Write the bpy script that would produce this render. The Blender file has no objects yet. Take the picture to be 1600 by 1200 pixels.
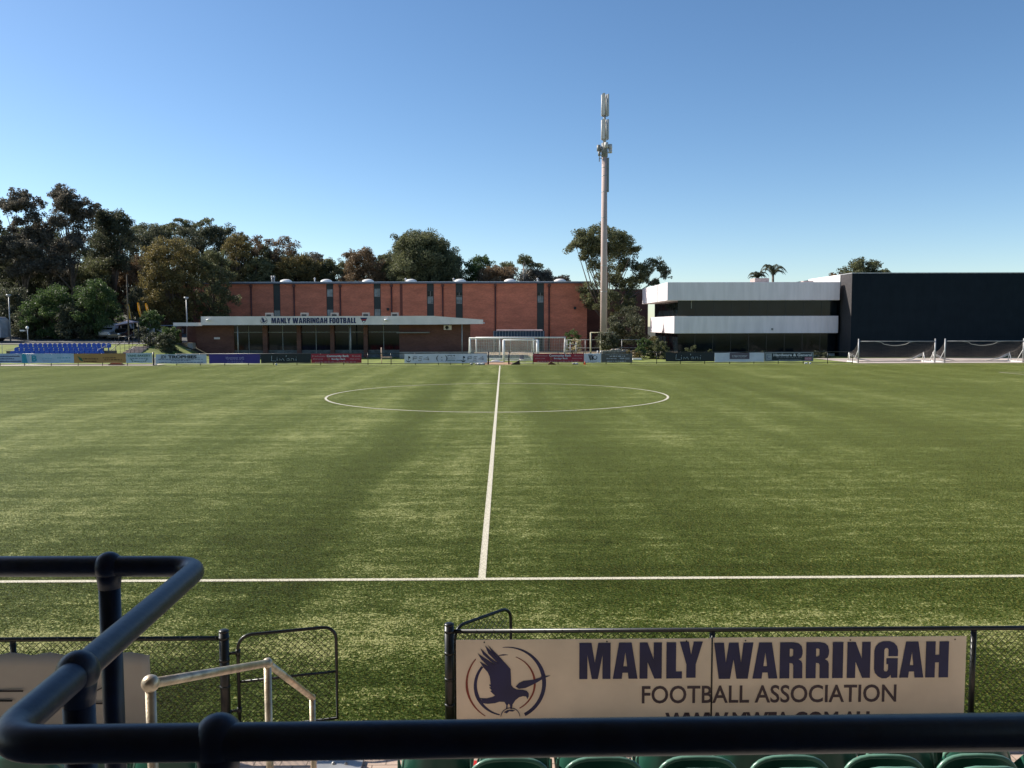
import bpy, bmesh, math, random
import numpy as np
from mathutils import Vector, Matrix
R = math.radians
random.seed(7)
scene = bpy.context.scene
COL = scene.collection

# ------------------------------------------------------------------ camera
F = 1324.0                       # focal length in pixels of the 1600 px wide photograph
CAMPOS = Vector((0, 0, 3.817))
cd = bpy.data.cameras.new('camera')
cam = bpy.data.objects.new('camera', cd); COL.objects.link(cam)
cd.sensor_width = 36.0; cd.lens = F / 1600 * 36.0
cd.clip_start = 0.05; cd.clip_end = 3000
CROT = Matrix.Rotation(R(-0.573), 3, 'Z') @ Matrix.Rotation(R(90 - 3.994), 3, 'X') @ Matrix.Rotation(R(-0.143), 3, 'Z')
cam.matrix_world = Matrix.Translation(CAMPOS) @ CROT.to_4x4()
cd.dof.use_dof = True; cd.dof.focus_distance = 40; cd.dof.aperture_fstop = 20
scene.camera = cam

# ------------------------------------------------------------------ light
SUN_TO = Vector((-2.46, 1.0, 1.86)).normalized()      # towards the sun: from the left, a little ahead
elev = math.asin(SUN_TO.z); azim = math.atan2(SUN_TO.x, SUN_TO.y)   # clockwise from +Y
world = bpy.data.worlds.new('World'); scene.world = world; world.use_nodes = True
nt = world.node_tree
bgn = nt.nodes['Background']
sky = nt.nodes.new('ShaderNodeTexSky'); sky.sky_type = 'NISHITA'; sky.sun_disc = False
sky.sun_elevation = elev; sky.sun_rotation = azim % (2 * math.pi)
sky.altitude = 0; sky.air_density = 0.8; sky.dust_density = 0.3; sky.ozone_density = 3.0
gm = nt.nodes.new('ShaderNodeGamma'); gm.inputs[1].default_value = 1.05          # the sky's own colour, slightly deeper overhead
tn = nt.nodes.new('ShaderNodeMix'); tn.data_type = 'RGBA'; tn.blend_type = 'MULTIPLY'; tn.inputs[0].default_value = 1; tn.inputs[7].default_value = (1.10, 1.05, .98, 1)
nt.links.new(sky.outputs[0], gm.inputs[0]); nt.links.new(gm.outputs[0], tn.inputs[6]); hs = nt.nodes.new('ShaderNodeHueSaturation'); hs.inputs['Saturation'].default_value = 1.13
nt.links.new(tn.outputs[2], hs.inputs['Color']); nt.links.new(hs.outputs[0], bgn.inputs[0]); bgn.inputs[1].default_value = 0.097
sl = bpy.data.lights.new('sun', 'SUN'); sl.energy = 5.0; sl.angle = R(0.55); sl.color = (1.0, 0.93, 0.82)
so = bpy.data.objects.new('sun', sl); COL.objects.link(so)
so.rotation_euler = (-SUN_TO).to_track_quat('-Z', 'Y').to_euler()
so.location = (0, 0, 60)
scene.view_settings.view_transform = 'Standard'; scene.view_settings.look = 'None'
scene.view_settings.exposure = 0.56; scene.view_settings.gamma = 1.0
scene.render.engine = 'CYCLES'
scene.cycles.max_bounces = 6; scene.cycles.transparent_max_bounces = 12
scene.render.resolution_x = 1024; scene.render.resolution_y = 768

# ------------------------------------------------------------------ helpers
def P(px, py, Y):
    """world point seen at photo pixel (px,py) standing at distance Y"""
    d = CROT @ Vector(((px - 800) / F, -(py - 600) / F, -1))
    return CAMPOS + d * (Y / d.y)
def PX(px, Y, py=540): return P(px, py, Y).x
def PZ(py, Y, px=800): return P(px, py, Y).z

def smooth(t):
    t = max(0.0, min(1.0, t)); return t * t * (3 - 2 * t)
def H(x, y):
    left = smooth((-33.0 - x) / 5.0)
    bank = 1.75 * smooth((y - 87.0) / 9.5) + 0.9 * smooth((y - 97) / 22)
    hill = 10 * smooth((y - 135) / 90) * smooth((5 - x) / 60)
    return left * bank + hill

# ---- materials
MATS = {}
def nodes_of(m):
    m.use_nodes = True
    return m.node_tree, m.node_tree.nodes, m.node_tree.links, m.node_tree.nodes['Principled BSDF']
def mat(name, col, rough=0.6, var=0.12, scale=3.0, metal=0.0, bump=0.0, bscale=40, spec=0.5, dirt=None, coat=0):
    if name in MATS: return MATS[name]
    m = bpy.data.materials.new(name); t, N, L, b = nodes_of(m)
    b.inputs['Roughness'].default_value = rough; b.inputs['Metallic'].default_value = metal
    b.inputs['Specular IOR Level'].default_value = spec
    b.inputs['Coat Weight'].default_value = coat
    tc = N.new('ShaderNodeTexCoord')
    n1 = N.new('ShaderNodeTexNoise'); n1.inputs['Scale'].default_value = scale; n1.inputs['Detail'].default_value = 6
    L.new(tc.outputs['Object'], n1.inputs['Vector'])
    mix = N.new('ShaderNodeMix'); mix.data_type = 'RGBA'
    c = Vector(col[:3]); lo = c * (1 - var * 1.6); hi = c * (1 + var * 1.2)
    if dirt: lo = Vector(dirt)
    mix.inputs[6].default_value = (*lo, 1); mix.inputs[7].default_value = (min(hi.x, .95), min(hi.y, .95), min(hi.z, .95), 1)
    rr = N.new('ShaderNodeMapRange'); rr.inputs[1].default_value = .3; rr.inputs[2].default_value = .68
    L.new(n1.outputs[0], rr.inputs[0]); L.new(rr.outputs[0], mix.inputs[0])
    L.new(mix.outputs[2], b.inputs['Base Color'])
    if bump:
        n2 = N.new('ShaderNodeTexNoise'); n2.inputs['Scale'].default_value = bscale; n2.inputs['Detail'].default_value = 4
        L.new(tc.outputs['Object'], n2.inputs['Vector'])
        bp = N.new('ShaderNodeBump'); bp.inputs['Strength'].default_value = bump; bp.inputs['Distance'].default_value = .01
        L.new(n2.outputs[0], bp.inputs['Height']); L.new(bp.outputs[0], b.inputs['Normal'])
    MATS[name] = m; return m

def brick_mat(name, c1, c2, mortar, bw=.24, bh=.086, off=0):
    m = bpy.data.materials.new(name); t, N, L, b = nodes_of(m)
    tc = N.new('ShaderNodeTexCoord'); sep = N.new('ShaderNodeSeparateXYZ'); L.new(tc.outputs['Object'], sep.inputs[0])
    add = N.new('ShaderNodeMath'); add.operation = 'ADD'; L.new(sep.outputs[0], add.inputs[0]); L.new(sep.outputs[1], add.inputs[1])
    com = N.new('ShaderNodeCombineXYZ'); L.new(add.outputs[0], com.inputs[0]); L.new(sep.outputs[2], com.inputs[1])
    br = N.new('ShaderNodeTexBrick'); br.inputs['Scale'].default_value = 1
    br.inputs['Brick Width'].default_value = bw; br.inputs['Row Height'].default_value = bh; br.inputs['Mortar Size'].default_value = .006
    br.inputs['Color1'].default_value = (*c1, 1); br.inputs['Color2'].default_value = (*c2, 1); br.inputs['Mortar'].default_value = (*mortar, 1)
    L.new(com.outputs[0], br.inputs['Vector'])
    n = N.new('ShaderNodeTexNoise'); n.inputs['Scale'].default_value = .35; n.inputs['Detail'].default_value = 8; n.inputs['Roughness'].default_value = .65
    mp = N.new('ShaderNodeMapping'); mp.inputs['Scale'].default_value = (1, 1, 3); L.new(tc.outputs['Object'], mp.inputs[0]); L.new(mp.outputs[0], n.inputs['Vector'])
    rr = N.new('ShaderNodeMapRange'); rr.inputs[1].default_value = .3; rr.inputs[2].default_value = .7; rr.inputs[3].default_value = .72; rr.inputs[4].default_value = 1.2
    L.new(n.outputs[0], rr.inputs[0])
    mx = N.new('ShaderNodeMix'); mx.data_type = 'RGBA'; mx.blend_type = 'MULTIPLY'; mx.inputs[0].default_value = 1
    L.new(br.outputs[0], mx.inputs[6]); L.new(rr.outputs[0], mx.inputs[7]); L.new(mx.outputs[2], b.inputs['Base Color'])
    b.inputs['Roughness'].default_value = .85
    bp = N.new('ShaderNodeBump'); bp.inputs['Strength'].default_value = .4; bp.inputs['Distance'].default_value = .01
    L.new(br.outputs['Fac'], bp.inputs['Height']); bp.invert = True; L.new(bp.outputs[0], b.inputs['Normal'])
    return m

def corrug_mat(name, col, pitch=.2, rough=.45, axis=0, depth=.03):
    """sheet metal cladding with vertical ribs"""
    m = mat(name, col, rough, .06, .8, spec=(.5 if rough < .8 else .04)); t, N, L, b = nodes_of(m)
    tc = N.new('ShaderNodeTexCoord'); sep = N.new('ShaderNodeSeparateXYZ'); L.new(tc.outputs['Object'], sep.inputs[0])
    add = N.new('ShaderNodeMath'); add.operation = 'ADD'; L.new(sep.outputs[0], add.inputs[0]); L.new(sep.outputs[1], add.inputs[1])
    mu = N.new('ShaderNodeMath'); mu.operation = 'MULTIPLY'; mu.inputs[1].default_value = 1 / pitch; L.new(add.outputs[0], mu.inputs[0])
    fr = N.new('ShaderNodeMath'); fr.operation = 'FRACT'; L.new(mu.outputs[0], fr.inputs[0])
    st = N.new('ShaderNodeMapRange'); st.inputs[1].default_value = .8; st.inputs[2].default_value = .86; L.new(fr.outputs[0], st.inputs[0])
    bp = N.new('ShaderNodeBump'); bp.inputs['Strength'].default_value = .8; bp.inputs['Distance'].default_value = depth
    L.new(st.outputs[0], bp.inputs['Height']); L.new(bp.outputs[0], b.inputs['Normal'])
    return m

def leaf_mat(name, c_dark, c_light, scale=.5, trans=.42):
    m = bpy.data.materials.new(name); m.use_nodes = True
    t = m.node_tree; N = t.nodes; L = t.links; N.clear()
    out = N.new('ShaderNodeOutputMaterial')
    tc = N.new('ShaderNodeTexCoord')
    n = N.new('ShaderNodeTexNoise'); n.inputs['Scale'].default_value = scale * 2; n.inputs['Detail'].default_value = 8; n.inputs['Roughness'].default_value = .8
    L.new(tc.outputs['Object'], n.inputs['Vector'])
    rr = N.new('ShaderNodeMapRange'); rr.inputs[1].default_value = .40; rr.inputs[2].default_value = .66; L.new(n.outputs[0], rr.inputs[0])
    mx = N.new('ShaderNodeMix'); mx.data_type = 'RGBA'; mx.inputs[6].default_value = (*c_dark, 1); mx.inputs[7].default_value = (*c_light, 1)
    L.new(rr.outputs[0], mx.inputs[0])
    d = N.new('ShaderNodeBsdfPrincipled'); d.inputs['Roughness'].default_value = .55; d.inputs['Specular IOR Level'].default_value = .35
    L.new(mx.outputs[2], d.inputs['Base Color'])
    tr = N.new('ShaderNodeBsdfTranslucent'); L.new(mx.outputs[2], tr.inputs[0])
    ms = N.new('ShaderNodeMixShader'); ms.inputs[0].default_value = trans
    L.new(d.outputs[0], ms.inputs[1]); L.new(tr.outputs[0], ms.inputs[2]); L.new(ms.outputs[0], out.inputs[0])
    return m

# ---- object helpers
def tag(o, label=None, cat=None, group=None, kind=None):
    if label: o['label'] = label
    if cat: o['category'] = cat
    if group: o['group'] = group
    if kind: o['kind'] = kind
    return o
def empty(name, loc=(0, 0, 0), rz=0):
    o = bpy.data.objects.new(name, None); COL.objects.link(o); o.location = loc; o.rotation_euler.z = rz
    o.empty_display_size = .2; return o
def copy_tree(o, parent=None):
    c = o.copy(); COL.objects.link(c); c.parent = parent
    for ch in list(o.children): copy_tree(ch, c)
    return c

class MB:
    """collects shapes into one mesh; several materials allowed by index"""
    def __init__(s): s.v = []; s.f = []; s.mi = []; s.sm = []
    def add(s, vs, fs, mi=0, sm=False):
        n = len(s.v); s.v += [tuple(v) for v in vs]
        for f in fs: s.f.append(tuple(i + n for i in f)); s.mi.append(mi); s.sm.append(sm)
        return s
    def box(s, x0, x1, y0, y1, z0, z1, mi=0):
        return s.add([(x0, y0, z0), (x1, y0, z0), (x1, y1, z0), (x0, y1, z0), (x0, y0, z1), (x1, y0, z1), (x1, y1, z1), (x0, y1, z1)],
                     [(0, 3, 2, 1), (4, 5, 6, 7), (0, 1, 5, 4), (1, 2, 6, 5), (2, 3, 7, 6), (3, 0, 4, 7)], mi)
    def prism(s, pts, a, b, axis='y', mi=0):
        """2D outline extruded from a to b along axis; pts are (u,v): axis y -> (x,z), x -> (y,z), z -> (x,y)"""
        def mk(u, v, w): return {'y': (u, w, v), 'x': (w, u, v), 'z': (u, v, w)}[axis]
        n = len(pts); vs = [mk(u, v, a) for u, v in pts] + [mk(u, v, b) for u, v in pts]
        fs = [tuple(range(n)), tuple(range(2 * n - 1, n - 1, -1))] + [(i, i + n, (i + 1) % n + n, (i + 1) % n) for i in range(n)]
        return s.add(vs, fs, mi)
    def tube(s, pts, r, seg=8, mi=0, cap=True, sm=True):
        pts = [Vector(p) for p in pts]; n = len(pts)
        rs = r if isinstance(r, (list, tuple)) else [r] * n
        vs = []; up = None
        for i, p in enumerate(pts):
            d = (pts[min(i + 1, n - 1)] - pts[max(i - 1, 0)]).normalized()
            if up is None:
                up = Vector((0, 0, 1)) if abs(d.z) < .9 else Vector((1, 0, 0))
            u = (up - d * up.dot(d))
            if u.length < 1e-4: u = Vector((1, 0, 0)).cross(d)
            u.normalize(); w = d.cross(u); up = u
            for k in range(seg):
                a = 2 * math.pi * k / seg
                vs.append(p + (u * math.cos(a) + w * math.sin(a)) * rs[i])
        fs = [(i * seg + k, i * seg + (k + 1) % seg, (i + 1) * seg + (k + 1) % seg, (i + 1) * seg + k) for i in range(n - 1) for k in range(seg)]
        if cap: fs += [tuple(range(seg - 1, -1, -1)), tuple((n - 1) * seg + k for k in range(seg))]
        return s.add(vs, fs, mi, sm)
    def ball(s, c, r, mi=0, seg=16, rings=10, sq=(1, 1, 1)):
        vs = [(c[0], c[1], c[2] + r * sq[2])]
        for i in range(1, rings):
            a = math.pi * i / rings
            for k in range(seg):
                b = 2 * math.pi * k / seg
                vs.append((c[0] + r * sq[0] * math.sin(a) * math.cos(b), c[1] + r * sq[1] * math.sin(a) * math.sin(b), c[2] + r * sq[2] * math.cos(a)))
        vs.append((c[0], c[1], c[2] - r * sq[2])); e = len(vs) - 1
        fs = [(0, 1 + k, 1 + (k + 1) % seg) for k in range(seg)]
        for i in range(rings - 2):
            for k in range(seg):
                a0 = 1 + i * seg + k; a1 = 1 + i * seg + (k + 1) % seg; fs.append((a0, a0 + seg, a1 + seg, a1))
        fs += [(e, 1 + (rings - 2) * seg + (k + 1) % seg, 1 + (rings - 2) * seg + k) for k in range(seg)]
        return s.add(vs, fs, mi, True)
    def build(s, name, mats, parent=None, loc=None, bevel=0):
        me = bpy.data.meshes.new(name); me.from_pydata(s.v, [], s.f); me.update()
        if not isinstance(mats, (list, tuple)): mats = [mats]
        for m in mats: me.materials.append(m)
        me.polygons.foreach_set('material_index', s.mi); me.polygons.foreach_set('use_smooth', s.sm); me.update()
        o = bpy.data.objects.new(name, me); COL.objects.link(o)
        if parent is not None: o.parent = parent
        if loc is not None: o.location = loc
        if bevel:
            b = o.modifiers.new('bevel', 'BEVEL'); b.width = bevel; b.segments = 2; b.limit_method = 'ANGLE'
        return o
def fix_normals(o):
    bm = bmesh.new(); bm.from_mesh(o.data); bmesh.ops.recalc_face_normals(bm, faces=bm.faces); bm.to_mesh(o.data); bm.free(); return o

def quads_mesh(name, V, material, parent=None, nper=4):
    """V: numpy (n*nper,3)"""
    n = len(V) // nper
    me = bpy.data.meshes.new(name); me.vertices.add(len(V)); me.vertices.foreach_set('co', V.astype(np.float32).ravel())
    me.loops.add(len(V)); me.loops.foreach_set('vertex_index', np.arange(len(V), dtype=np.int32))
    me.polygons.add(n); me.polygons.foreach_set('loop_start', np.arange(0, len(V), nper, dtype=np.int32))
    me.polygons.foreach_set('loop_total', np.full(n, nper, dtype=np.int32))
    me.update(calc_edges=True); me.materials.append(material)
    o = bpy.data.objects.new(name, me); COL.objects.link(o)
    if parent is not None: o.parent = parent
    return o

# ---- lettering: 2D curves turned into thin meshes. Local plane: x right, z up, facing -y.
def curve_to_mesh(cu, name, material, parent, loc, thick):
    cu.dimensions = '2D'; cu.fill_mode = 'BOTH'; cu.extrude = thick
    o = bpy.data.objects.new('tmp', cu); COL.objects.link(o)
    dg = bpy.context.evaluated_depsgraph_get(); dg.update()
    me = bpy.data.meshes.new_from_object(o.evaluated_get(dg)); bpy.data.objects.remove(o)
    me.transform(Matrix.Rotation(R(90), 4, 'X')); me.materials.clear(); me.materials.append(material)
    me.name = name
    n = bpy.data.objects.new(name, me); COL.objects.link(n); n.parent = parent; n.location = loc
    return n
def text(s, material, parent, x, z, h, w=None, y=-.006, bold=0, name='lettering', shear=0, thick=.002, align='CENTER'):
    """line of text, capital height h, squeezed to width w, centred (or left) at x with its baseline at z"""
    cu = bpy.data.curves.new('t', 'FONT'); cu.body = s; cu.size = h / .70; cu.offset = bold * h; cu.shear = shear
    cu.resolution_u = 4
    o = curve_to_mesh(cu, name, material, parent, (0, 0, 0), thick)
    xs = [v.co.x for v in o.data.vertices]
    if not xs: return o
    x0, x1 = min(xs), max(xs); sc = (w / (x1 - x0)) if w else 1.0
    off = x - (x0 + x1) / 2 * sc if align == 'CENTER' else x - x0 * sc
    o.data.transform(Matrix.Translation((off, 0, 0)) @ Matrix.Diagonal((sc, 1, 1, 1)))
    o.location = (0, y, z); return o
def shapes(polys, material, parent, loc=(0, 0, 0), name='emblem', thick=.002):
    cu = bpy.data.curves.new('p', 'CURVE'); cu.dimensions = '2D'
    for p in polys:
        sp = cu.splines.new('POLY'); sp.points.add(len(p) - 1)
        for i, (x, y) in enumerate(p): sp.points[i].co = (x, y, 0, 1)
        sp.use_cyclic_u = True
    return curve_to_mesh(cu, name, material, parent, loc, thick)
def arc_band(cx, cy, r, a0, a1, w0, wm, w1, n=40):
    """crescent outline: radius r, angles degrees, widths at start / middle / end"""
    o, i_ = [], []
    for k in range(n + 1):
        t = k / n; a = R(a0 + (a1 - a0) * t)
        w = (w0 * (1 - 2 * t) + wm * 2 * t) if t < .5 else (wm * (2 - 2 * t) + w1 * (2 * t - 1))
        o.append((cx + (r + w / 2) * math.cos(a), cy + (r + w / 2) * math.sin(a)))
        i_.append((cx + (r - w / 2) * math.cos(a), cy + (r - w / 2) * math.sin(a)))
    return o + i_[::-1]

# heavy condensed capitals, height 1
GLY = {
 'M': (.875, [[(0,0),(0,1),(.34,1),(.435,.45),(.53,1),(.875,1),(.875,0),(.65,0),(.65,.67),(.52,0),(.35,0),(.225,.67),(.225,0)]]),
 'A': (.69, [[(0,0),(.17,1),(.52,1),(.69,0),(.44,0),(.42,.17),(.27,.17),(.25,0)], [(.29,.34),(.40,.34),(.345,.74)]]),
 'N': (.63, [[(0,0),(0,1),(.22,1),(.40,.53),(.40,1),(.63,1),(.63,0),(.42,0),(.225,.46),(.225,0)]]),
 'L': (.44, [[(0,0),(0,1),(.27,1),(.27,.19),(.44,.19),(.44,0)]]),
 'Y': (.64, [[(.19,0),(.19,.37),(0,1),(.25,1),(.32,.63),(.39,1),(.64,1),(.45,.37),(.45,0)]]),
 'W': (1.08, [[(.14,0),(0,1),(.27,1),(.33,.43),(.41,1),(.67,1),(.75,.43),(.81,1),(1.08,1),(.94,0),(.63,0),(.54,.55),(.45,0)]]),
 'R': (.635, [[(0,0),(0,1),(.38,1),(.52,.97),(.60,.90),(.63,.78),(.63,.68),(.60,.58),(.52,.53),(.60,.48),(.63,.41),(.635,0),(.385,0),(.38,.36),(.35,.42),(.27,.43),(.27,0)],
        [(.27,.83),(.33,.83),(.37,.80),(.37,.64),(.33,.60),(.27,.60)]]),
 'I': (.28, [[(0,0),(0,1),(.28,1),(.28,0)]]),
 'G': (.65, [[(.65,.60),(.65,.76),(.62,.88),(.54,.97),(.42,1.015),(.24,1.015),(.11,.96),(.03,.87),(0,.75),(0,.25),(.03,.13),(.11,.04),(.22,-.015),(.34,-.015),(.42,.03),(.46,.09),(.48,0),(.65,0),(.65,.54),(.34,.54),(.34,.38),(.39,.38),(.39,.22),(.36,.17),(.30,.17),(.27,.22),(.27,.78),(.30,.83),(.36,.83),(.39,.78),(.39,.60)]]),
 'H': (.635, [[(0,0),(0,1),(.26,1),(.26,.63),(.375,.63),(.375,1),(.635,1),(.635,0),(.375,0),(.375,.42),(.26,.42),(.26,0)]]),
 'F': (.45, [[(0,0),(0,1),(.45,1),(.45,.80),(.27,.80),(.27,.60),(.43,.60),(.43,.42),(.27,.42),(.27,0)]]),
 'O': (.64, [[(.24,1.015),(.40,1.015),(.53,.97),(.61,.88),(.64,.75),(.64,.25),(.61,.12),(.53,.03),(.40,-.015),(.24,-.015),(.11,.03),(.03,.12),(0,.25),(0,.75),(.03,.88),(.11,.97)],
        [(.30,.83),(.34,.83),(.37,.78),(.37,.22),(.34,.17),(.30,.17),(.27,.22),(.27,.78)]]),
 'T': (.54, [[(.135,0),(.135,.80),(0,.80),(0,1),(.54,1),(.54,.80),(.405,.80),(.405,0)]]),
 'B': (.635, [[(0,0),(0,1),(.38,1),(.52,.97),(.60,.90),(.62,.78),(.61,.62),(.54,.54),(.61,.46),(.635,.34),(.635,.2),(.60,.08),(.52,.02),(.38,0)],
        [(.27,.83),(.32,.83),(.36,.79),(.36,.66),(.32,.62),(.27,.62)], [(.27,.43),(.33,.43),(.37,.39),(.37,.22),(.33,.17),(.27,.17)]]),
}
def block_text(s, x0, x1, z, h, material, parent, y, name='lettering', gap=.075, space=.30, thick=.002):
    tot = 0
    for ch in s: tot += space if ch == ' ' else GLY[ch][0] + gap
    tot -= gap; k = (x1 - x0) / tot; x = x0; polys = []
    for ch in s:
        if ch == ' ': x += space * k; continue
        for p in GLY[ch][1]: polys.append([(x + u * k, v * h) for u, v in p])
        x += (GLY[ch][0] + gap) * k
    return shapes(polys, material, parent, (0, y, z), name, thick)

# the football association's emblem, traced in a 0..640 x 0..680 box (y down); origin at its left top
BIRD = [(410,400),(413,490),(425,505),(445,514),(478,516),(498,522),(508,536),(508,552),(500,567),(494,552),(478,550),(456,556),(436,572),(420,596),(416,622),(408,622),(405,598),(398,592),(393,600),(392,622),(384,622),(386,600),(376,582),(350,580),(325,588),(285,592),(235,584),(250,577),(226,570),(262,570),(224,560),(280,562),(310,555),(326,546),(312,534),(300,520),(309,518),(294,501),(305,499),(292,486),(302,484),(296,440),(285,414),(262,388),(243,356),(290,383),(252,345),(233,312),(275,340),(330,378),(262,318),(247,283),(300,335),(345,368),(290,312),(272,268),(330,322),(370,362),(310,305),(288,266),(345,325),(392,378)]
WING2 = [(437,497),(455,477),(480,466),(530,460),(572,447),(584,430),(592,429),(590,440),(626,436),(588,452),(560,470),(530,486),(490,505),(455,509)]
def emblem(parent, cx, cz, s, m_navy, m_red, y):
    T = lambda pts: [(cx + (u - 384) * s, -(v - 480) * s) for u, v in pts]
    def A(cu, cv, r, a0, a1, w0, wm, w1): return [(cx + (x - 384) * s, (yy) * s) for x, yy in [(px, py) for px, py in arc_band(cu, 480 - cv, r, a0, a1, w0, wm, w1)]]
    navy = [T(BIRD), T(WING2), A(392, 478, 200, 97, -62, 2, 22, 18), A(384, 492, 166, 140, 258, 12, 20, 6), A(384, 480, 160, 104, 86, 2, 7, 1),
            A(408, 668, 52, 175, 5, 3, 4, 3), T([(372,640),(392,628),(418,626),(432,630),(420,636),(402,634),(388,646)])]
    red = [A(384, 480, 213, 140, 238, 5, 13, 3), A(384, 480, 157, 70, -62, 2, 12, 4)]
    # separate thin pieces so overlapping outlines do not cancel
    a = shapes([navy[0]], m_navy, parent, (0, y, cz), 'emblem')
    b = shapes([navy[1]], m_navy, parent, (0, y, cz), 'emblem_wing')
    c = shapes([navy[2], navy[3], navy[4]], m_navy, parent, (0, y + .003, cz), 'emblem_ring')
    d = shapes(red[:1], m_red, parent, (0, y + .0015, cz), 'emblem_ring'); shapes(red[1:], m_red, parent, (0, y + .0015, cz), 'emblem_ring')
    e = shapes([navy[5], navy[6]], m_navy, parent, (0, y, cz), 'emblem_ball')
    return [a, b, c, d, e]

# ------------------------------------------------------------------ materials
M_paver = brick_mat('clay_pavers', (.58, .44, .35), (.50, .37, .29), (.24, .18, .14), .23, .115)
# pavers lie flat: use plan coordinates
for nd in M_paver.node_tree.nodes:
    if nd.type == 'COMBXYZ':
        sep = [n for n in M_paver.node_tree.nodes if n.type == 'SEPXYZ'][0]
        M_paver.node_tree.links.new(sep.outputs[0], nd.inputs[0]); M_paver.node_tree.links.new(sep.outputs[1], nd.inputs[1])
M_concrete = mat('concrete', (.36, .33, .29), .85, .15, 1.2, bump=.3)
M_path = mat('pale_path', (.55, .46, .40), .9, .12, .6, bump=.2)
M_asphalt = mat('asphalt', (.10, .10, .10), .9, .2, .8)
M_black = mat('black_paint', (.012, .013, .013), .35, .2, 5, spec=.5)
M_wire = mat('black_vinyl_wire', (.015, .017, .016), .4, .1, 5)
M_rail = mat('navy_rail_paint', (.004, .016, .055), .40, .2, 18, bump=.06, bscale=60, spec=.45)
M_steel = mat('dull_galvanised', (.58, .48, .36), .42, .2, 14, metal=.75, bump=.15, bscale=90)
M_galv = mat('grey_galvanised', (.38, .38, .38), .5, .15, 3, metal=.4)
M_sign = mat('banner_cream', (.80, .72, .58), .5, .09, 1.7, bump=.35, bscale=2.5)
M_signgrey = mat('banner_offwhite', (.36, .35, .32), .6, .08, 1.5)
M_navy = mat('navy_ink', (.008, .015, .085), .5, .15, 4)
M_darktext = mat('charcoal_ink', (.05, .035, .05), .5, .1, 4)
M_redink = mat('dark_red_ink', (.22, .035, .02), .5, .1, 4)
M_seat = mat('green_plastic', (.020, .095, .066), .34, .15, 3, spec=.6)
M_blue = mat('blue_plastic', (.004, .085, .42), .35, .12, 3)
M_white = mat('white_paint', (.78, .77, .74), .5, .06, 2)
M_whiteclad = corrug_mat('white_cladding', (.84, .76, .78), .42, .5, depth=.02)
for _n in M_whiteclad.node_tree.nodes:
    if _n.type == 'TEX_NOISE' and abs(_n.inputs['Scale'].default_value - .8) < .01:
        _mp = M_whiteclad.node_tree.nodes.new('ShaderNodeMapping'); _mp.inputs['Scale'].default_value = (2.2, 2.2, .25)
        _tc = [q for q in M_whiteclad.node_tree.nodes if q.type == 'TEX_COORD'][0]
        M_whiteclad.node_tree.links.new(_tc.outputs['Object'], _mp.inputs[0]); M_whiteclad.node_tree.links.new(_mp.outputs[0], _n.inputs['Vector'])
M_darkclad = corrug_mat('dark_cladding', (.014, .021, .028), .75, .9, depth=.012)
M_fascia = mat('grey_white_fascia', (.78, .70, .68), .6, .07, .7)
M_roof = mat('zinc_roof', (.46, .50, .56), .45, .08, .5, metal=.3)
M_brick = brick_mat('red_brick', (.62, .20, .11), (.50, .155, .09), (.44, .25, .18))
M_brickd = brick_mat('shaded_brown_brick', (.19, .080, .058), (.15, .062, .046), (.14, .09, .07))  # clubhouse brick darkened: shade under its canopy is put into the colour
M_glass = mat('dark_glass', (.006, .010, .013), .06, .3, .6, spec=.22)
M_glassl = mat('pale_window_glass', (.16, .20, .22), .15, .35, 1.2)
M_panel = mat('black_green_panel', (.020, .030, .030), .5, .1, 1)
M_frame = mat('grey_frame', (.22, .22, .21), .5, .1, 3)
M_bark = mat('grey_brown_bark', (.12, .095, .075), .9, .3, 3, bump=.5, bscale=8)
M_barkp = mat('pale_bark', (.38, .33, .27), .8, .25, 2)
M_mast = mat('mast_concrete', (.50, .38, .34), .8, .1, .4)
M_antenna = mat('antenna_grey', (.52, .50, .48), .5, .08, 1)
M_line = mat('white_turf_line', (.66, .60, .48), .9, .2, 45, dirt=(.30, .28, .18))
M_yellow = leaf_mat('yellow_cloth', (.75, .46, .03), (.85, .56, .05), 1, .55)
M_net = mat('white_cord', (.62, .60, .56), .8, .1, 3)
M_tyre = mat('rubber', (.02, .02, .02), .8, .1, 3)

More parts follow.
